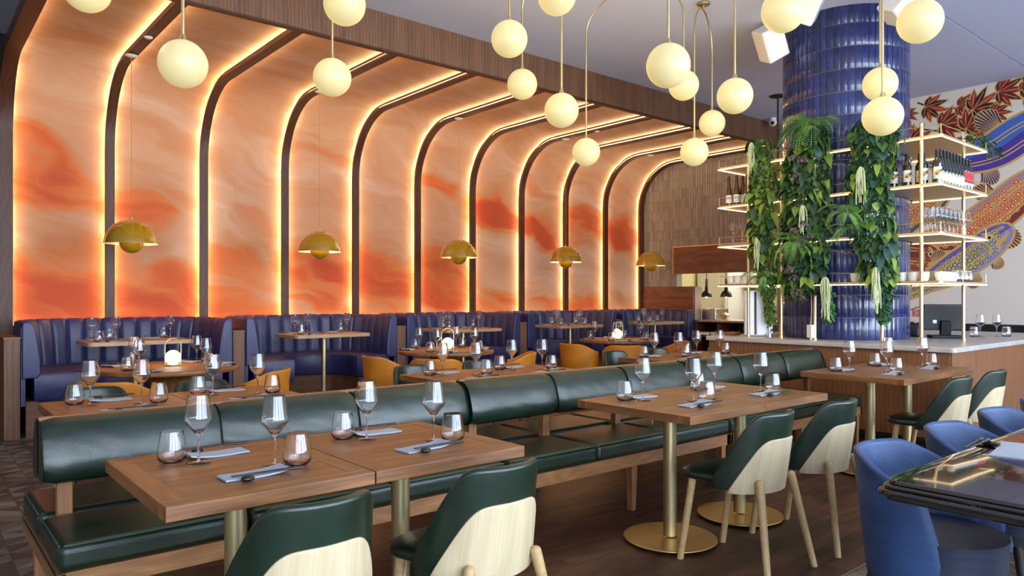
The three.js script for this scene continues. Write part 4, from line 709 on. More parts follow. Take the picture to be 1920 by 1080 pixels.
    const d = thing('booth_divider', i ? 'walnut divider standing between the ' + bOrd[i - 1] + ' and ' + bOrd[i] + ' navy booths' : 'walnut end panel beside the first navy booth at the tiled aisle', 'divider', P(x - S, 8.695, 0), 0, 'booth dividers');
    part('body', rbox(0.125, 0.93, 1.21, 0.004, 'y'), M.fascia, d, V(0, 0.465, 0)); part('cap', rbox(0.135, 0.014, 1.22, 0.003, 'z'), M.walnut, d, V(0, 0.937, 0));
  });
}

// ------------------------------------------------------------------ round tables, amber chairs, portable lamps
[[1.70, 6.40, 0.54, 'by the tiled aisle'], [4.5, 6.46, 0.51, 'in the middle'], [7.36, 6.58, 0.5, 'by the kitchen']].forEach(([x, b, r, where], i) => {
  const t = thing('round_table', 'round walnut table ' + where + ', between the bench and the navy booths', 'table', P(x, b, 0), 0, 'round walnut tables');
  part('table_top', metricUV(lathe([[0, 0.71], [r - 0.012, 0.71], [r, 0.718], [r, 0.742], [r - 0.006, 0.75], [0, 0.75]], 56)), M.walnut, t);
  part('pedestal', metricUV(lathe([[0.2, 0.02], [0.14, 0.1], [0.1, 0.4], [0.14, 0.62], [0.22, 0.71]], 36), 'y'), M.walnut, t); part('base', lathe([[0, 0], [0.27, 0], [0.27, 0.02], [0.2, 0.026], [0, 0.026]], 40), M.dark, t);
  for (const [k, a] of [[0, -2.3], [1, -0.75], [2, 0.8], [3, 2.35]]) {
    const sx = Math.cos(a), sb = Math.sin(a), w = ['aisle-side near', 'counter-side near', 'counter-side far', 'aisle-side far'][k] + ' place of the round table ' + where;
    setting(x + sx * (r - 0.01), b + sb * (r - 0.01), 0.75, 1, 'at ' + w, 'round table', { turn: a - Math.PI / 2, tum: [0.12, 0.13], win: [0.06, 0.19], nap: [-0.06, 0.1] });
  }
  for (const [a, w] of i ? [[Math.PI, 'aisle end'], [-2.3, 'near side'], [-0.75, 'counter end']] : [[-2.3, 'near side'], [-0.75, 'counter end']]) tubAt(amberTub, x + Math.cos(a) * (r + 0.2), b + Math.sin(a) * (r + 0.2), a + Math.PI / 2, 'amber tub chair at the ' + w + ' of the round table ' + where, 'amber tub chairs');
  const l = thing('table_lamp', 'glowing globe lamp with brass arch handle on the round table ' + where, 'lamp', P(x + 0.04, b + 0.03, 0.75), 0, 'portable globe lamps');
  part('base', lathe([[0, 0], [0.058, 0], [0.06, 0.006], [0.056, 0.012], [0, 0.012]], 28), M.brass, l);
  part('lamp_globe', new THREE.SphereGeometry(0.062, 24, 18).translate(0, 0.066, 0), std({ color: 0xffffff, emissive: new THREE.Color().setRGB(1, 0.86, 0.58), emissiveIntensity: 2.2 }), l);
  part('handle', tube(Array.from({ length: 13 }, (_, k) => { const a = Math.PI * k / 12; return V(Math.cos(a) * 0.066, k === 0 || k === 12 ? 0.008 : 0.165 + Math.sin(a) * 0.062, 0); }), 0.0046, 48, 8), M.brass, l, null, [0, -0.7, 0]);
  const L = new THREE.PointLight(new THREE.Color().setRGB(1, 0.8, 0.5), 0.5); L.name = 'lamp_glow'; L.position.set(0, 0.066, 0); L.shadow.radius = 2.5; l.add(L);
});

// ------------------------------------------------------------------ dome pendants over the booths
{
  const amberGloss = phy({ color: 0x94700a, roughness: 0.12, clearcoat: 1, clearcoatRoughness: 0.04 }), inside = std({ color: 0xfff0c8, roughness: 0.6, side: THREE.DoubleSide });
  BOOTHS.forEach((x, i) => {
    const t = thing('dome_pendant', 'ochre dome pendant lamp hanging over the ' + bOrd[i] + ' navy booth table', 'pendant lamp', P(x, 8.27, 1.855), 0, 'ochre dome pendants');
    const R = 0.255, r = 0.115, arc = (R, y0, a0, a1, n) => Array.from({ length: n + 1 }, (_, k) => { const a = mix(a0, a1, k / n); return [R * Math.cos(a), y0 + R * Math.sin(a)]; });
    part('dome_shade', lathe(arc(R, 0, 0.02, Math.PI / 2 - 0.02, 22), 48), amberGloss, t); part('shade_lining', lathe(arc(R - 0.005, 0, 0.02, Math.PI / 2 - 0.02, 18), 48), inside, t);
    part('lower_bowl', lathe(arc(r, 0.022, -Math.PI / 2 + 0.001, 0.0, 16), 36), amberGloss, t); part('bulb', new THREE.SphereGeometry(0.045, 16, 12).translate(0, 0.06, 0), std({ color: 0xffffff, emissive: 0xffd080, emissiveIntensity: 2 }), t);
    part('struts', merged([0, 1, 2].map((k) => rod(V(Math.cos(k * 2.09) * r * 0.98, 0.02, Math.sin(k * 2.09) * r * 0.98), V(Math.cos(k * 2.09) * 0.19, 0.16, Math.sin(k * 2.09) * 0.19), 0.003))), M.brass, t);
    part('cap', cyl(0.012, 0.006, 0.03, 12), M.brass, t, V(0, 0.252, 0)); part('cord', rod(V(0, 0.27, 0), V(0, 1.95, 0), 0.0028, 0.0028, 6), std({ color: 0xb08028, roughness: 0.6 }), t); part('ceiling_rose', lathe([[0, 1.945], [0.055, 1.945], [0.06, 1.938], [0.03, 1.925], [0, 1.922]].reverse(), 24), M.white, t);
    const L = new THREE.PointLight(new THREE.Color().setRGB(1, 0.78, 0.45), 0.9); L.name = 'dome_light'; L.position.set(0, 0.06, 0); L.shadow.radius = 2; t.add(L);
    for (const k of i < 2 ? [1] : i === 3 ? [1] : []) solo('spot_disc', 'small white downlight disc on the walnut rib above the ' + bOrd[i] + ' booth', 'downlight', lathe([[0, 0], [0.035, 0], [0.04, -0.008], [0.02, -0.02], [0, -0.02]].reverse(), 20), M.white, P(x, 7.6, 3.806));
  });
}

// ------------------------------------------------------------------ globe chandeliers: brass arches with two opal globes
{
  const opal = std({ color: 0xb0a884, roughness: 0.35, emissive: new THREE.Color().setRGB(1.0, 0.79, 0.32), emissiveIntensity: 0.55 });
  const gr = 0.13;
  const globeAt = (t, p) => { part('opal_globe', new THREE.SphereGeometry(gr, 36, 24), opal, t, p); part('globe_cap', cyl(0.022, 0.012, 0.035, 16), M.brass, t, p.clone().add(V(0, gr - 0.004, 0))); const L = new THREE.PointLight(GLOBE, GLOBE_CANDELA); L.name = 'globe_light'; L.position.copy(p); L.shadow.radius = 5.5; t.add(L); };
  const U = (p, q, label) => {
    const c = V((p[0] + q[0]) / 2, CEIL, -(p[1] + q[1]) / 2), t = thing('globe_chandelier', label, 'chandelier', c, 0, 'brass arch globe chandeliers');
    const hx = (q[0] - p[0]) / 2, hz = -(q[1] - p[1]) / 2, top = -0.07, sp = 0.34, pts = [];
    const at2 = (k, y) => V(hx * k, y, hz * k);
    part('canopy', lathe([[0, 0], [0.065, 0], [0.065, -0.018], [0.05, -0.024], [0, -0.024]].reverse(), 28), M.brass, t); part('stem', rod(V(0, -0.02, 0), V(0, top, 0), 0.009), M.brass, t);
    for (let k = 0; k <= 20; k++) { const a = Math.PI * k / 20; pts.push(at2(-Math.cos(a), top - sp + sp * Math.sin(a))); }
    part('arch', tube(pts, 0.0085, 60, 10), M.brass, t);
    for (const [s, h] of [[-1, p[2]], [1, q[2]]]) { const g = at2(s, h - CEIL); part('drop_rod', rod(at2(s, top - sp), at2(s, h - CEIL + gr + 0.02), 0.0085), M.brass, t); part('collar', cyl(0.0115, 0.0115, 0.02, 12), M.brass, t, at2(s, top - sp - 0.01)); globeAt(t, g); }
  };
  const single = (p, label) => { const t = thing('globe_pendant', label, 'pendant lamp', P(p[0], p[1], CEIL), 0, 'single globe pendants'); part('canopy', lathe([[0, 0], [0.06, 0], [0.06, -0.018], [0, -0.024]].reverse(), 28), M.brass, t); part('drop_rod', rod(V(0, -0.02, 0), V(0, p[2] - CEIL + gr, 0), 0.0085), M.brass, t); globeAt(t, V(0, p[2] - CEIL, 0)); };
  const G = { 0: [0.838, 4.829, 3.10], 1: [1.207, 4.268, 2.606], 2: [2.312, 4.699, 2.843], 3: [2.134, 4.168, 3.143], 4: [3.351, 4.023, 3.163], 5: [4.154, 4.813, 3.164], 6: [3.864, 4.019, 2.735], 7: [3.41, 3.593, 3.353], 8: [4.932, 4.799, 2.672], 9: [3.501, 2.73, 2.69], 10: [5.229, 3.911, 3.155], 11: [5.708, 4.148, 2.672], 12: [6.32, 4.378, 3.077], 13: [4.726, 3.076, 2.798], 14: [4.125, 2.348, 3.058], 15: [4.761, 1.814, 2.994], 16: [5.903, 2.542, 2.986], 17: [5.097, 2.178, 2.538] };
  U(G[1], G[0], 'brass arch chandelier with two opal globes in front of the first arched panels');
  U(G[2], G[3], 'brass arch chandelier with two opal globes in front of the third panel');
  U(G[6], G[5], 'brass arch chandelier with two opal globes over the middle rear tables');
  U(G[9], G[7], 'brass arch chandelier over the middle pair, its low globe the largest there');
  U(G[8], G[10], 'brass arch chandelier with a wide arch, low globe before the glowing soffit');
  U(G[11], G[12], 'brass arch chandelier whose whole narrow arch and canopy show');
  U(G[13], G[14], 'brass arch chandelier whose high globe overlaps the white loudspeaker');
  U(G[17], G[16], 'brass arch chandelier whose two globes hang before the blue column');
  single(G[4], 'single opal globe pendant on a straight rod before the walnut fascia'); single(G[15], 'single opal globe pendant between the blue column and the mural');
}
// ------------------------------------------------------------------ ceiling fittings
{
  const spk = (x, b, h, rx, ry, rz, lab) => { const t = thing('loudspeaker', lab, 'loudspeaker', P(x, b, h), 0, 'white loudspeakers'), g = new THREE.Group(); const c = part('cabinet', rbox(0.24, 0.34, 0.22, 0.018, 'y', 2), M.white, t, null, [rx, ry, rz]); part('grille', rbox(0.21, 0.31, 0.006, 0.003, 'y'), M.porcelain, c, V(0, 0, 0.111)); part('bracket', rod(V(0, 0.08, 0), V(0.02, CEIL - h, 0), 0.012), M.white, t); };
  spk(6.3, 3.34, 3.98, 0.5, 0.5, 0.3, 'white loudspeaker facing the tables from the front of the blue column');
  spk(6.95, 4.1, 3.96, 0.45, -0.4, 0.75, 'tilted white loudspeaker on the booth side of the blue column');
  spk(6.98, 2.8, 3.98, 0.5, -0.3, -0.4, 'white loudspeaker on the mural side of the blue column');
  const c = thing('security_camera', 'small white dome security camera under the ceiling by the fascia end', 'camera', P(10.75, 6.3, CEIL)); part('mount', cyl(0.05, 0.05, 0.03, 18).translate(0, -0.03, 0), M.white, c); part('body', new THREE.SphereGeometry(0.06, 20, 14).translate(0, -0.07, 0), M.white, c); part('lens', new THREE.SphereGeometry(0.03, 14, 10).translate(-0.042, -0.085, 0.02), M.black, c);
  const p = thing('ceiling_post', 'thin black rod with round plate hanging from the ceiling behind the plants', 'rod', P(9.6, 5.55, CEIL)); part('plate', cyl(0.11, 0.11, 0.012, 24).translate(0, -0.012, 0), M.blackMatte, p); part('rod', rod(V(0, -0.01, 0), V(0, -1.5, 0), 0.012), M.blackMatte, p); part('shade', lathe([[0.02, -1.5], [0.12, -1.62], [0.125, -1.64]], 20), M.blackMatte, p);
}

// ------------------------------------------------------------------ lit brass shelves wrapped round the column
const SHELF = [1.44, 1.87, 2.30, 2.72], SX0 = 6.92, SX1 = 8.05, SB0 = 2.46, SB1 = 4.72;
{
  const t = thing('brass_shelf_unit', 'four-tier brass shelf frame with lit edges around the blue column', 'shelf unit', V(0, 0, 0));
  const r = 0.635, dx = SX1 - CX, db = Math.sqrt(r * r - dx * dx), a1 = Math.atan2(-db, dx), sh = new THREE.Shape(); sh.moveTo(SX0 + 0.04, SB0); sh.lineTo(SX1, SB0); sh.lineTo(SX1, CB - db);
  const st = Math.atan2(-db, dx), en = Math.atan2(db, dx), n = 30; for (let i = 1; i <= n; i++) { const a = st - (i / n) * (2 * Math.PI - (en - st)); sh.lineTo(CX + r * Math.cos(a), CB + r * Math.sin(a)); }
  sh.lineTo(SX1, SB1); sh.lineTo(SX0 + 0.04, SB1); sh.quadraticCurveTo(SX0, SB1, SX0, SB1 - 0.04); sh.lineTo(SX0, SB0 + 0.04); sh.quadraticCurveTo(SX0, SB0, SX0 + 0.04, SB0);
  const ledMat = std({ color: 0x000000, emissive: new THREE.Color().setRGB(1, 0.78, 0.46), emissiveIntensity: 2.6 });
  const lampC = new THREE.Color().setRGB(1, 0.76, 0.44);
  const strip = (h, ax, b0, bx, b1) => { const L = Math.hypot(bx - ax, b1 - b0), g = new THREE.BoxGeometry(L, 0.011, 0.008); g.rotateY(Math.atan2(b1 - b0, bx - ax)); return g.translate((ax + bx) / 2, h, -(b0 + b1) / 2); };
  SHELF.forEach((h, i) => {
    const s = part('shelf_board', metricUV(plate(sh, h - 0.004, h + 0.016, 0.002, 6)), M.brassShelf, t);
    const o = 0.003;
    part('edge_light', merged([strip(h - 0.008, SX0 + o, SB0, SX0 + o, SB1), strip(h - 0.008, SX0, SB0 + o, SX1, SB0 + o), strip(h - 0.008, SX0, SB1 - o, SX1, SB1 - o), strip(h - 0.008, SX1 - o, SB0, SX1 - o, CB - db - 0.02), strip(h - 0.008, SX1 - o, CB + db + 0.02, SX1 - o, SB1)]), ledMat, s);
    const rail = [], y = h + 0.10, pts = [[SX1, SB0 + 0.012], [SX0 + 0.012, SB0 + 0.012], [SX0 + 0.012, SB1 - 0.012], [SX1, SB1 - 0.012]];
    for (let k = 0; k < 3; k++) rail.push(rod(P(...pts[k], y), P(...pts[k + 1], y), 0.003, 0.003, 6));
    for (const [a, b] of [[SX1, SB0 + 0.012], [7.45, SB0 + 0.012], [SX0 + 0.012, SB0 + 0.012], [SX0 + 0.012, SB1 - 0.012], [7.45, SB1 - 0.012], [SX1, SB1 - 0.012]]) rail.push(rod(P(a, b, h + 0.015), P(a, b, y + 0.003), 0.003, 0.003, 6));
    part('gallery_rail', merged(rail), M.brassShelf, s);
    for (const [a, b, L, rot] of [[SX0 + 0.02, (SB0 + SB1) / 2, SB1 - SB0, 1], [(SX0 + SX1) / 2, SB0 + 0.02, SX1 - SX0, 0], [(SX0 + SX1) / 2, SB1 - 0.02, SX1 - SX0, 0]]) { const q = new THREE.RectAreaLight(lampC, 8, L, 0.012); q.name = 'shelf_light'; q.position.copy(P(a, b, h - 0.016)); q.rotation.set(-Math.PI / 2, 0, rot ? Math.PI / 2 : 0); scene.add(q); }
  });
  for (const [a, b] of [[6.985, 2.65], [6.985, 2.99], [6.985, 3.64], [6.985, 4.0], [6.985, 4.38], [8.0, 2.65], [8.0, 4.56]]) { const q = part('post', cyl(0.0165, 0.0165, (b === 2.99 || b === 3.64 || b === 4.0 ? 2.72 : 2.86) - 0.89, 16), M.brassShelf, t, P(a, b, 0.89)); part('post_foot', cyl(0.022, 0.022, 0.02, 16), M.brassShelf, q); }
}
// bottles, glasses and cups on the shelves
{
  const bottleA = [[0, 0], [0.035, 0], [0.0375, 0.006], [0.0375, 0.185], [0.034, 0.205], [0.018, 0.232], [0.0145, 0.25], [0.0145, 0.30], [0.016, 0.302], [0.016, 0.309], [0, 0.309]], bottleB = [[0, 0], [0.034, 0], [0.036, 0.006], [0.036, 0.13], [0.031, 0.17], [0.019, 0.225], [0.0145, 0.26], [0.0145, 0.315], [0.016, 0.318], [0.016, 0.325], [0, 0.325]];
  const gA = lathe(bottleA, 20), gB = lathe(bottleB, 20), capA = cyl(0.0158, 0.0152, 0.062, 14), lab = (r, h, a) => new THREE.CylinderGeometry(r, r, h, 20, 1, true, -a / 2, a);
  const dark = phy({ color: 0x10160f, roughness: 0.08, clearcoat: 1, clearcoatRoughness: 0.03 }), olive = phy({ color: 0x23280c, roughness: 0.08, clearcoat: 1, clearcoatRoughness: 0.03 }), ambr = phy({ color: 0x4a2c0c, roughness: 0.08, clearcoat: 1, clearcoatRoughness: 0.03 });
  const art = canvasTex(256, 256, (x) => { x.fillStyle = '#ece6d8'; x.fillRect(0, 0, 256, 256); x.fillStyle = '#c89a3c'; x.beginPath(); x.arc(90, 120, 46, 0, 7); x.fill(); x.fillStyle = '#5c6a4a'; x.beginPath(); x.ellipse(160, 80, 60, 28, -0.3, 0, 7); x.fill(); x.fillStyle = '#8a4a2c'; x.beginPath(); x.ellipse(70, 160, 34, 18, 0.2, 0, 7); x.fill(); x.fillStyle = '#2c2c30'; x.fillRect(0, 196, 256, 6); x.fillRect(0, 224, 256, 6); });
  const plain = canvasTex(256, 256, (x) => { x.fillStyle = '#eceaea'; x.fillRect(0, 0, 256, 256); x.fillStyle = '#9a9aa0'; for (let i = 0; i < 5; i++) x.fillRect(60, 110 + i * 22, 136 - i * 14, 5); x.fillRect(96, 50, 64, 8); });
  const num = canvasTex(256, 256, (x) => { x.fillStyle = '#e9e7e4'; x.fillRect(0, 0, 256, 256); x.fillStyle = '#3a3a44'; x.font = 'italic bold 110px serif'; x.textAlign = 'center'; x.fillText('127', 128, 130); x.fillStyle = '#8a8a90'; x.fillRect(60, 180, 136, 7); x.fillRect(60, 205, 136, 7); });
  const red = canvasTex(256, 256, (x) => { x.fillStyle = '#b8202e'; x.fillRect(0, 0, 256, 256); x.fillStyle = '#7c1420'; for (let i = 0; i < 9; i++) x.fillRect(20 + (i * 53) % 190, 20 + i * 24, 26, 14); x.fillStyle = '#e8e4e0'; x.fillRect(0, 214, 256, 42); });
  const lm = [art, plain, num, red].map((m) => std({ map: m, roughness: 0.6 }));
  const bottle = (a, b, kind, li, label) => { const t = thing('wine_bottle', label, 'bottle', P(a, b, 2.316), 0.93, 'wine bottles on the lit shelf'); part('glass_body', kind ? gB : gA, [dark, dark, ambr, olive][li === 2 ? 2 : li === 0 ? 3 : 0], t); part('foil', capA, [M.blackMatte, M.blackMatte, std({ color: 0x2a1c1c, roughness: 0.4 }), M.blackMatte][li], t, V(0, kind ? 0.26 : 0.247, 0)); part('label', lab(kind ? 0.0365 : 0.038, [0.105, 0.075, 0.085, 0.125][li], 2.9), lm[li], t, V(0, [0.1, 0.075, 0.07, 0.115][li], 0), [0, -1.57, 0]); };
  const where = 'on the bottle shelf, ', nth = ['first', 'second', 'third', 'fourth', 'fifth', 'sixth', 'seventh', 'eighth', 'ninth', 'tenth', 'eleventh'];
  [3.12, 3.02, 2.92, 2.8, 2.73, 2.66].forEach((b, i) => bottle(7.06 + (i === 4 ? 0.1 : 0), b, 0, 0, 'green wine bottle with picture label ' + where + ['by the leaves', 'second from the leaves', 'third from the leaves', 'fourth from the leaves', 'set back behind the others', 'at the corner'][i]));
  for (let i = 0; i < 11; i++) { const rd = i >= 8; bottle(7.065 + i * 0.078, 2.55, i > 0 && !rd ? 1 : 0, i === 0 ? 0 : rd ? 3 : 1, i === 0 ? 'wine bottle with picture label just round the corner of the bottle shelf' : rd ? 'dark wine bottle with red label, ' + ['innermost', 'middle', 'outermost'][i - 8] + ' of the three on the bottle shelf' : 'dark wine bottle with low white label, ' + nth[i - 1] + ' of its row from the corner'); }
  [[7.0, 4.63], [7.0, 4.535], [7.08, 4.51], [7.02, 4.42], [7.05, 4.34]].forEach(([a, b], i) => bottle(a, b, 1, 2, 'slim brown wine bottle on the kitchen-side shelf, ' + nth[i] + ' from its end'));
  for (let r = 0; r < 2; r++) for (let i = 0; i < 8; i++) makeWine(P(7.06 + i * 0.105, 2.56 + r * 0.1, 1.886), 'stored wine glass under the bottle shelf, ' + nth[i] + ' from the corner in the ' + ['outer', 'inner'][r] + ' row', 'stored wine glasses');
  [[7.0, 4.58], [7.02, 4.48], [7.1, 4.42]].forEach(([a, b], i) => makeWine(P(a, b, 1.886), 'stored wine glass under the slim brown bottles, ' + nth[i] + ' from the shelf end', 'stored wine glasses'));
  const cup = lathe([[0, 0.002], [0.024, 0], [0.034, 0.012], [0.041, 0.05], [0.043, 0.085], [0.041, 0.085], [0.038, 0.05], [0.03, 0.014], [0, 0.01]], 24);
  const cupAt = (a, b, label) => { const t = solo('porcelain_cup', label, 'cup', cup, M.porcelain, P(a, b, 1.456), null, 'white cups on the lowest shelf'); return t; };
  [3.28, 3.16, 3.05, 2.95, 2.85, 2.75, 2.655].forEach((b, i) => cupAt(7.065, b, 'white cup along the front of the lowest shelf, ' + nth[i] + ' from the leaves'));
  for (let i = 0; i < 4; i++) cupAt(7.1 + i * 0.1, 2.54, 'white cup along the side of the lowest shelf, ' + nth[i] + ' from the corner');
  for (let i = 0; i < 4; i++) makeTumbler(P(7.52 + i * 0.105, 2.56, 1.456), 'clear tumbler stored on the lowest shelf, ' + nth[i] + ' past the white cups', 'stored tumblers');
  [4.62, 4.53, 4.43, 4.33].forEach((b, i) => cupAt(7.02, b, 'white cup on the kitchen side of the lowest shelf, ' + nth[i] + ' from its end'));
}
// ------------------------------------------------------------------ hanging plants
{
  const leafGeo = (l, w, fold, droop) => { const n = 7, prof = (t) => w * Math.pow(Math.sin(Math.PI * Math.pow(t, 0.8)), 0.8) * (1 - 0.25 * t); return grid(n, 2, (a, b) => { const t = a, k = (b - 0.5) * 2, y = -droop * t * t * l; return [k * prof(t), y + fold * Math.abs(k) * prof(t), -t * l]; }); };
  const big = [leafGeo(0.105, 0.036, 0.3, 0.35), leafGeo(0.09, 0.042, 0.25, 0.2), leafGeo(0.12, 0.03, 0.4, 0.5)], small = leafGeo(0.044, 0.017, 0.3, 0.3), tiny = leafGeo(0.024, 0.011, 0.2, 0.2);
  const lf = (r, g, b, t = 0.25) => phy({ color: new THREE.Color().setRGB(r, g, b), roughness: 0.45, side: THREE.DoubleSide, transmission: t, thickness: 0 });
  const greens = [lf(0.06, 0.15, 0.025), lf(0.14, 0.26, 0.03), lf(0.022, 0.075, 0.03), lf(0.26, 0.38, 0.05), lf(0.025, 0.10, 0.075)];
  const smallMat = std({ color: 0xffffff, roughness: 0.6, side: THREE.DoubleSide });
  const fernMat = lf(0.24, 0.46, 0.14), pale = std({ color: 0xc4cfa2, roughness: 0.8 }), plum = std({ color: 0x6e5a64, roughness: 0.8 });
  const dummy = new THREE.Object3D();
  const fern = (len) => { const gs = [], n = 20; const cv = new THREE.QuadraticBezierCurve3(V(0, 0, 0), V(0, len * 0.35, -len * 0.6), V(0, -len * 0.45, -len * 0.95)); gs.push(new THREE.TubeGeometry(cv, 10, 0.0016, 4)); for (let i = 1; i <= n; i++) { const t = i / n, p = cv.getPoint(t), l = len * 0.27 * Math.sin(Math.PI * (0.12 + 0.86 * (1 - t))) + 0.006; for (const s of [-1, 1]) { const g = leafGeo(l, l * 0.12, 0.1, 0.25); g.rotateY(-s * 1.15); g.translate(p.x, p.y, p.z); gs.push(g); } } return merged(gs); };
  const fernGeo = fern(0.2);
  const tassel = (n, len, seed) => { const r = mulberry(seed), gs = []; for (let i = 0; i < n; i++) { const a = r() * 6.28, d = 0.015 + r() * 0.03, l = len * (0.55 + 0.45 * r()), x = Math.cos(a) * d, z = Math.sin(a) * d; const wob = () => (r() - 0.5) * 0.035; gs.push(new THREE.TubeGeometry(new THREE.CatmullRomCurve3([V(x * 0.2, 0.004, z * 0.2), V(x * 0.7, -0.02, z * 0.7), V(x + wob(), -l * 0.3, z), V(x + wob(), -l * 0.6, z * 1.1), V(x + wob() * 1.6, -l, z)]), 14, 0.0032 + 0.0022 * r(), 5)); } return merged(gs); };
  const bloom = (seed) => { const r = mulberry(seed), gs = []; for (let i = 0; i < 34; i++) { const g = leafGeo(0.028, 0.011, 0.2, 0.2); g.rotateX(-r() * 1.4); g.rotateY(r() * 6.28); const a = r() * 6.28, e = r() * 1.5; g.translate(0.035 * Math.cos(a) * Math.cos(e), 0.03 * Math.sin(e), 0.035 * Math.sin(a) * Math.cos(e)); gs.push(g); } return merged(gs); };
  const bl = [bloom(3), bloom(4)];
  // a hanging mass: the outline is given as [height, centre b, half width, depth out]; leaves face the room
  function plant(name, label, rows, { big: nb = 0, small: ns = 0, low = 0, tint = [0.2, 0.45, 0.1], seed = 1, ferns = [], tassels = [], blooms = [] }) {
    const t = thing(name, label, 'plant', P(SX0, rows[0][1], SHELF[3]), 0, 'plants hanging from the lit shelves'), r = mulberry(seed), base = t.position;
    const find = (h) => { for (let i = 0; i < rows.length - 1; i++) if (h <= rows[i][0] && h >= rows[i + 1][0]) { const f = (rows[i][0] - h) / (rows[i][0] - rows[i + 1][0]); return rows[i].map((v, k) => mix(v, rows[i + 1][k], f)); } return rows[rows.length - 1]; };
    const h1 = rows[0][0], h0 = rows[rows.length - 1][0];
    const place = (lo = h0) => { const h = mix(lo, h1, r()), [, c, w, d] = find(h), u = r() * 2 - 1, ang = u * 1.45; return { x: SX0 + 0.03 - d * Math.cos(ang) * (0.55 + 0.45 * r()), b: c + w * Math.sin(ang) * (0.85 + 0.15 * r()), h, ang }; };
    part('stems', merged(Array.from({ length: 10 }, () => { const q = place(), [, c] = find(h1); return tube([P(SX0 + 0.05, mix(c, q.b, 0.5), h1 - 0.03), P(SX0 - 0.02, mix(c, q.b, 0.8), mix(h1, q.h, 0.4)), P(q.x + 0.03, q.b, q.h)].map((v) => v.sub(base)), 0.003, 10, 5); })), greens[2], t);
    for (let i = 0; i < nb; i++) { const q = place(low), m = part('leaf', big[Math.floor(r() * 3)], greens[Math.floor(r() * 5)], t, P(q.x, q.b, q.h).sub(base)); const s = 0.7 + 0.75 * r(); m.scale.set(s, s, s); m.rotation.order = 'YXZ'; m.rotation.set(-0.35 - 0.9 * r(), Math.PI / 2 - q.ang * 0.8 + (r() - 0.5) * 1.6, (r() - 0.5) * 1.0); }
    if (ns) { const im = new THREE.InstancedMesh(small, smallMat, ns), col = new THREE.Color(); im.name = 'foliage'; im.userData.kind = 'stuff'; im.castShadow = im.receiveShadow = true; for (let i = 0; i < ns; i++) { const q = place(); dummy.position.copy(P(q.x + 0.025, q.b, q.h).sub(base)); const s = 0.7 + 0.8 * r(); dummy.scale.set(s, s, s); dummy.rotation.order = 'YXZ'; dummy.rotation.set(-1.2 * r(), Math.PI / 2 - q.ang * 0.8 + (r() - 0.5) * 2.4, (r() - 0.5) * 1.4); dummy.updateMatrix(); im.setMatrixAt(i, dummy.matrix); const k = 0.55 + 0.9 * r(); im.setColorAt(i, col.setRGB(tint[0] * k, tint[1] * k, tint[2] * k)); } t.add(im); }
    for (const [h, db, dx, ry, s] of ferns) { for (let k = 0; k < 10; k++) { const m = part('fern_frond', fernGeo, fernMat, t, P(SX0 - dx, rows[0][1] + db, h).sub(base)); m.rotation.order = 'YXZ'; m.rotation.set(0.55 - 1.1 * r(), Math.PI / 2 + ry + (k - 4.5) * 0.36, (r() - 0.5) * 0.4); m.scale.setScalar(s * (0.8 + 0.4 * r())); } }
    for (const [h, db, dx, n, len] of tassels) part('pale_tassel', tassel(n, len, seed * 7 + Math.round(h * 100)), pale, t, P(SX0 - dx, rows[0][1] + db, h).sub(base));
    for (const [h, db, dx, s] of blooms) { const m = part('plum_bloom', bl[Math.floor(r() * 2)], plum, t, P(SX0 - dx, rows[0][1] + db, h).sub(base)); m.scale.setScalar(s); m.rotation.y = r() * 6; }
  }
  plant('trailing_plant', 'narrow trailing plant with pale tassels on the kitchen side of the shelves', [[2.96, 4.2, 0.09, 0.1], [2.7, 4.18, 0.13, 0.12], [2.3, 4.18, 0.12, 0.12], [1.9, 4.18, 0.13, 0.12], [1.7, 4.14, 0.10, 0.1], [1.45, 4.12, 0.09, 0.1], [1.3, 4.12, 0.03, 0.05], [1.05, 4.1, 0.025, 0.05]], { low: 1.62, big: 110, small: 2400, tint: [0.11, 0.19, 0.035], seed: 21, ferns: [[1.52, -0.12, 0.12, 0.2, 1.0]], tassels: [[2.92, 0.04, 0.1, 18, 0.36], [1.92, -0.02, 0.12, 16, 0.34]] });
  plant('leafy_plant', 'largest hanging plant, broad glossy leaves with plum blooms before the blue column', [[3.02, 3.62, 0.12, 0.1], [2.88, 3.66, 0.20, 0.16], [2.5, 3.70, 0.24, 0.2], [2.1, 3.69, 0.23, 0.2], [1.75, 3.70, 0.22, 0.18], [1.5, 3.74, 0.19, 0.15], [1.38, 3.78, 0.12, 0.1], [1.3, 3.78, 0.06, 0.08]], { low: 1.42, big: 298, small: 2600, tint: [0.05, 0.11, 0.03], seed: 22, ferns: [[2.96, -0.08, 0.12, -0.3, 1.5], [2.98, 0.02, 0.1, 0.2, 1.3], [1.85, 0.12, 0.16, 0.5, 1.2]], tassels: [[1.5, -0.2, 0.16, 22, 0.42], [2.2, 0.02, 0.18, 9, 0.3]], blooms: [[2.8, 0.16, 0.14, 1.1], [2.68, 0.1, 0.18, 1.2], [2.64, 0.0, 0.2, 1.2], [2.5, 0.06, 0.2, 1.0], [2.02, 0.0, 0.2, 1.2], [1.96, 0.1, 0.2, 1.2], [1.9, -0.06, 0.2, 1.1], [1.85, 0.02, 0.2, 1.2], [1.58, 0.16, 0.16, 1.2], [1.5, 0.12, 0.16, 1.1], [1.36, 0.1, 0.14, 1.2], [1.3, 0.04, 0.14, 1.0], [2.9, 0.14, 0.12, 0.9]] });
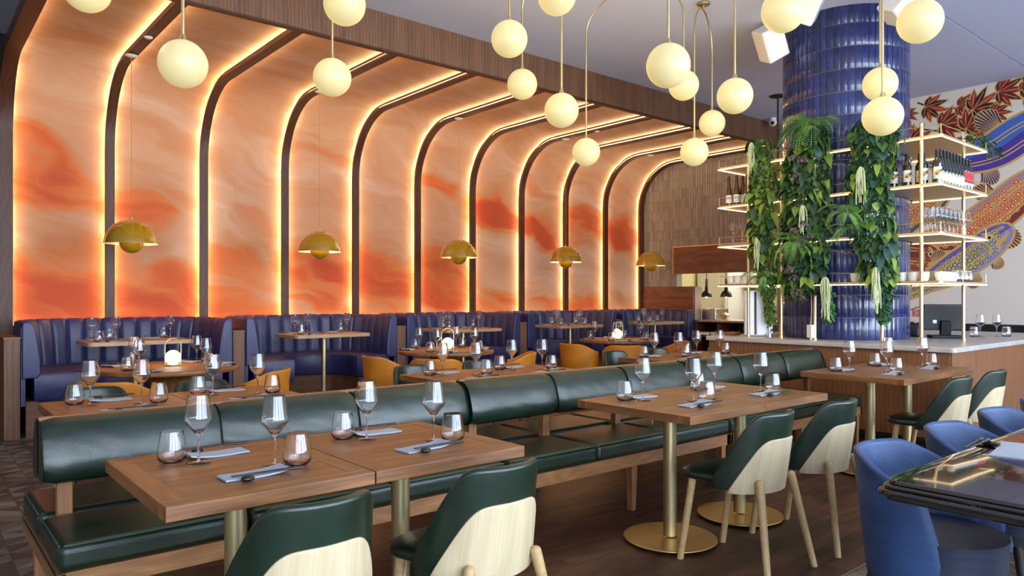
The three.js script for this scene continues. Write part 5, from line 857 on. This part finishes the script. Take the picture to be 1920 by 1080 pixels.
  plant('vine_plant', 'hanging vine with small dense leaves before the column, beside the wine bottles', [[2.98, 3.02, 0.18, 0.1], [2.78, 3.03, 0.21, 0.15], [2.4, 3.08, 0.17, 0.16], [2.0, 3.04, 0.17, 0.16], [1.75, 3.0, 0.16, 0.15], [1.5, 2.98, 0.13, 0.12], [1.36, 2.97, 0.06, 0.08], [1.1, 2.96, 0.025, 0.06]], { low: 1.5, big: 200, small: 3000, tint: [0.045, 0.13, 0.05], seed: 23, ferns: [[2.1, 0.22, 0.12, 0.3, 1.1], [1.95, 0.2, 0.12, 0.1, 1.0]], tassels: [[2.5, 0.06, 0.18, 12, 0.36], [1.58, -0.06, 0.14, 26, 0.42]] });
  plant('string_plant', 'thin green strand hanging below the largest plant on the column', [[1.45, 3.5, 0.04, 0.08], [1.15, 3.48, 0.03, 0.06], [1.07, 3.48, 0.02, 0.05]], { big: 0, small: 260, tint: [0.07, 0.2, 0.05], seed: 24 });
  // trailing plant on the top shelf's outer corner
  { const t = thing('ivy_plant', 'small ivy trailing off the outer corner of the top shelf', 'plant', P(8.02, 2.5, 2.735), 0, 'plants hanging from the lit shelves'), r = mulberry(77); part('stems', merged([0, 1, 2, 3].map((k) => tube([V(-0.25 + k * 0.1, 0.02, 0), V(-0.1 + k * 0.08, 0.08, 0.03), V(0.08 + k * 0.05, 0.03, 0.05), V(0.14 + k * 0.06, -0.12 + k * 0.02, 0.06)], 0.003, 12, 5))), greens[2], t); for (let i = 0; i < 46; i++) { const s = r(), m = part('leaf', big[1], greens[[0, 2, 1][Math.floor(r() * 3)]], t, V(-0.35 + 0.7 * s, 0.05 + 0.1 * r() - 0.22 * Math.max(0, s - 0.55), -0.04 + 0.12 * r())); m.scale.setScalar(0.5 + 0.35 * r()); m.rotation.order = 'YXZ'; m.rotation.set(-0.9 * r(), r() * 6.28, 0); } }
}
// ------------------------------------------------------------------ things on the counter
{
  const pos = thing('till_screen', 'black till screen seen from behind on the service counter', 'till', P(8.3, 2.94, 0.89), -1.0);
  const mark = canvasTex(256, 128, (x) => { x.fillStyle = '#101013'; x.fillRect(0, 0, 256, 128); x.fillStyle = '#d8d8dc'; x.beginPath(); x.arc(96, 60, 10, 0, 7); x.fill(); x.fillRect(112, 54, 46, 12); });
  part('housing', rbox(0.37, 0.27, 0.035, 0.012, 'x', 2), M.black, pos, V(0, 0.215, 0), [0.12, 0, 0]); part('logo', box(0.09, 0.045, 0.001), std({ map: mark, roughness: 0.5 }), pos, V(0, 0.305, 0.031), [0.12, 0, 0]);
  part('stand', rbox(0.1, 0.16, 0.06, 0.01), M.blackMatte, pos, V(0.02, 0.1, 0.02), [0.3, 0, 0]); part('base', rbox(0.3, 0.03, 0.22, 0.012), M.blackMatte, pos, V(0.02, 0.015, 0.0)); part('sticker', box(0.035, 0.035, 0.001), M.white, pos, V(-0.08, 0.17, 0.0215), [0.12, 0, 0]);
  const pr = thing('receipt_printer', 'black receipt printer beside the till on the service counter', 'printer', P(8.35, 3.28, 0.89), 0.2); part('body', rbox(0.2, 0.14, 0.2, 0.015, 'x', 2), M.black, pr, V(0, 0.07, 0)); part('lid', rbox(0.18, 0.02, 0.12, 0.008), M.blackMatte, pr, V(0, 0.147, -0.02)); part('paper_slot', box(0.12, 0.006, 0.01), M.white, pr, V(0, 0.152, 0.05));
  const ap = thing('steel_dispenser', 'tall polished steel dispenser on the kitchen end of the service counter', 'dispenser', P(7.27, 4.44, 0.89), -1.0); part('body', rbox(0.3, 0.5, 0.26, 0.008, 'y', 2), M.steel, ap, V(0, 0.25, 0)); for (const [x, w] of [[-0.09, 0.1], [0.045, 0.12]]) part('front_plate', rbox(w, 0.47, 0.012, 0.004, 'y'), std({ color: 0xe6e8ec, metalness: 0.6, roughness: 0.3 }), ap, V(x, 0.25, 0.133)); part('wood_strip', rbox(0.022, 0.47, 0.014, 0.003, 'y'), M.walnut, ap, V(-0.03, 0.25, 0.133)); part('valve', merged([rod(V(0.1, 0.1, 0.13), V(0.1, 0.1, 0.18), 0.012), rod(V(0.1, 0.1, 0.17), V(0.13, 0.06, 0.19), 0.008)]), M.black, ap);
  const tp = thing('chrome_tap', 'tall chrome swan-neck tap on the service counter beside the column', 'tap', P(7.1, 4.2, 0.89), 0.4); part('base', cyl(0.03, 0.025, 0.04), M.chrome, tp); part('spout', tube([V(0, 0.03, 0), V(0, 0.25, 0), V(-0.01, 0.37, 0), V(-0.06, 0.42, 0.02), V(-0.11, 0.39, 0.03), V(-0.125, 0.34, 0.035)], 0.0125, 40, 12), M.chrome, tp); part('lever', rod(V(0.02, 0.05, 0), V(0.09, 0.08, 0.02), 0.006), M.chrome, tp);
  const ad = thing('power_adapter', 'white power adapter with cable strapped to a brass shelf post', 'adapter', P(6.945, 3.66, 0.885)); part('box', rbox(0.07, 0.13, 0.04, 0.006, 'y', 2), M.white, ad, V(-0.005, 0.09, 0), [0, 1.2, 0]); part('plug', rbox(0.02, 0.05, 0.015, 0.003), M.white, ad, V(0.0, 0.02, 0)); part('cable', tube([V(0, 0.15, 0), V(-0.005, 0.3, 0.01), V(0.01, 0.42, 0.0), V(0.0, 0.53, 0.0)], 0.004, 20, 6), std({ color: 0xd8c4cc, roughness: 0.6 }), ad);
  const tr = thing('wooden_tray', 'small reddish wooden tray on the kitchen end of the service counter', 'tray', P(7.12, 4.66, 0.89), 0.3); part('base', rbox(0.2, 0.02, 0.12, 0.004), M.walnut, tr, V(0, 0.01, 0)); part('rim', merged([box(0.2, 0.035, 0.01).translate(0, 0.02, 0.055), box(0.2, 0.035, 0.01).translate(0, 0.02, -0.055), box(0.01, 0.035, 0.12).translate(0.095, 0.02, 0), box(0.01, 0.035, 0.12).translate(-0.095, 0.02, 0)]), M.walnut, tr);
  makeWine(P(8.88, 2.78, 0.89), 'wine glass on the stone counter before the dark wainscot, nearer the till', 'glasses on the counter'); makeWine(P(9.06, 2.68, 0.89), 'wine glass on the stone counter before the dark wainscot, farther from the till', 'glasses on the counter');
  makeTumbler(P(8.76, 2.8, 0.89), 'tumbler on the stone counter nearer the till', 'glasses on the counter'); makeTumbler(P(9.1, 2.6, 0.89), 'tumbler on the stone counter farther from the till', 'glasses on the counter');
}

renderer.render(scene, camera);
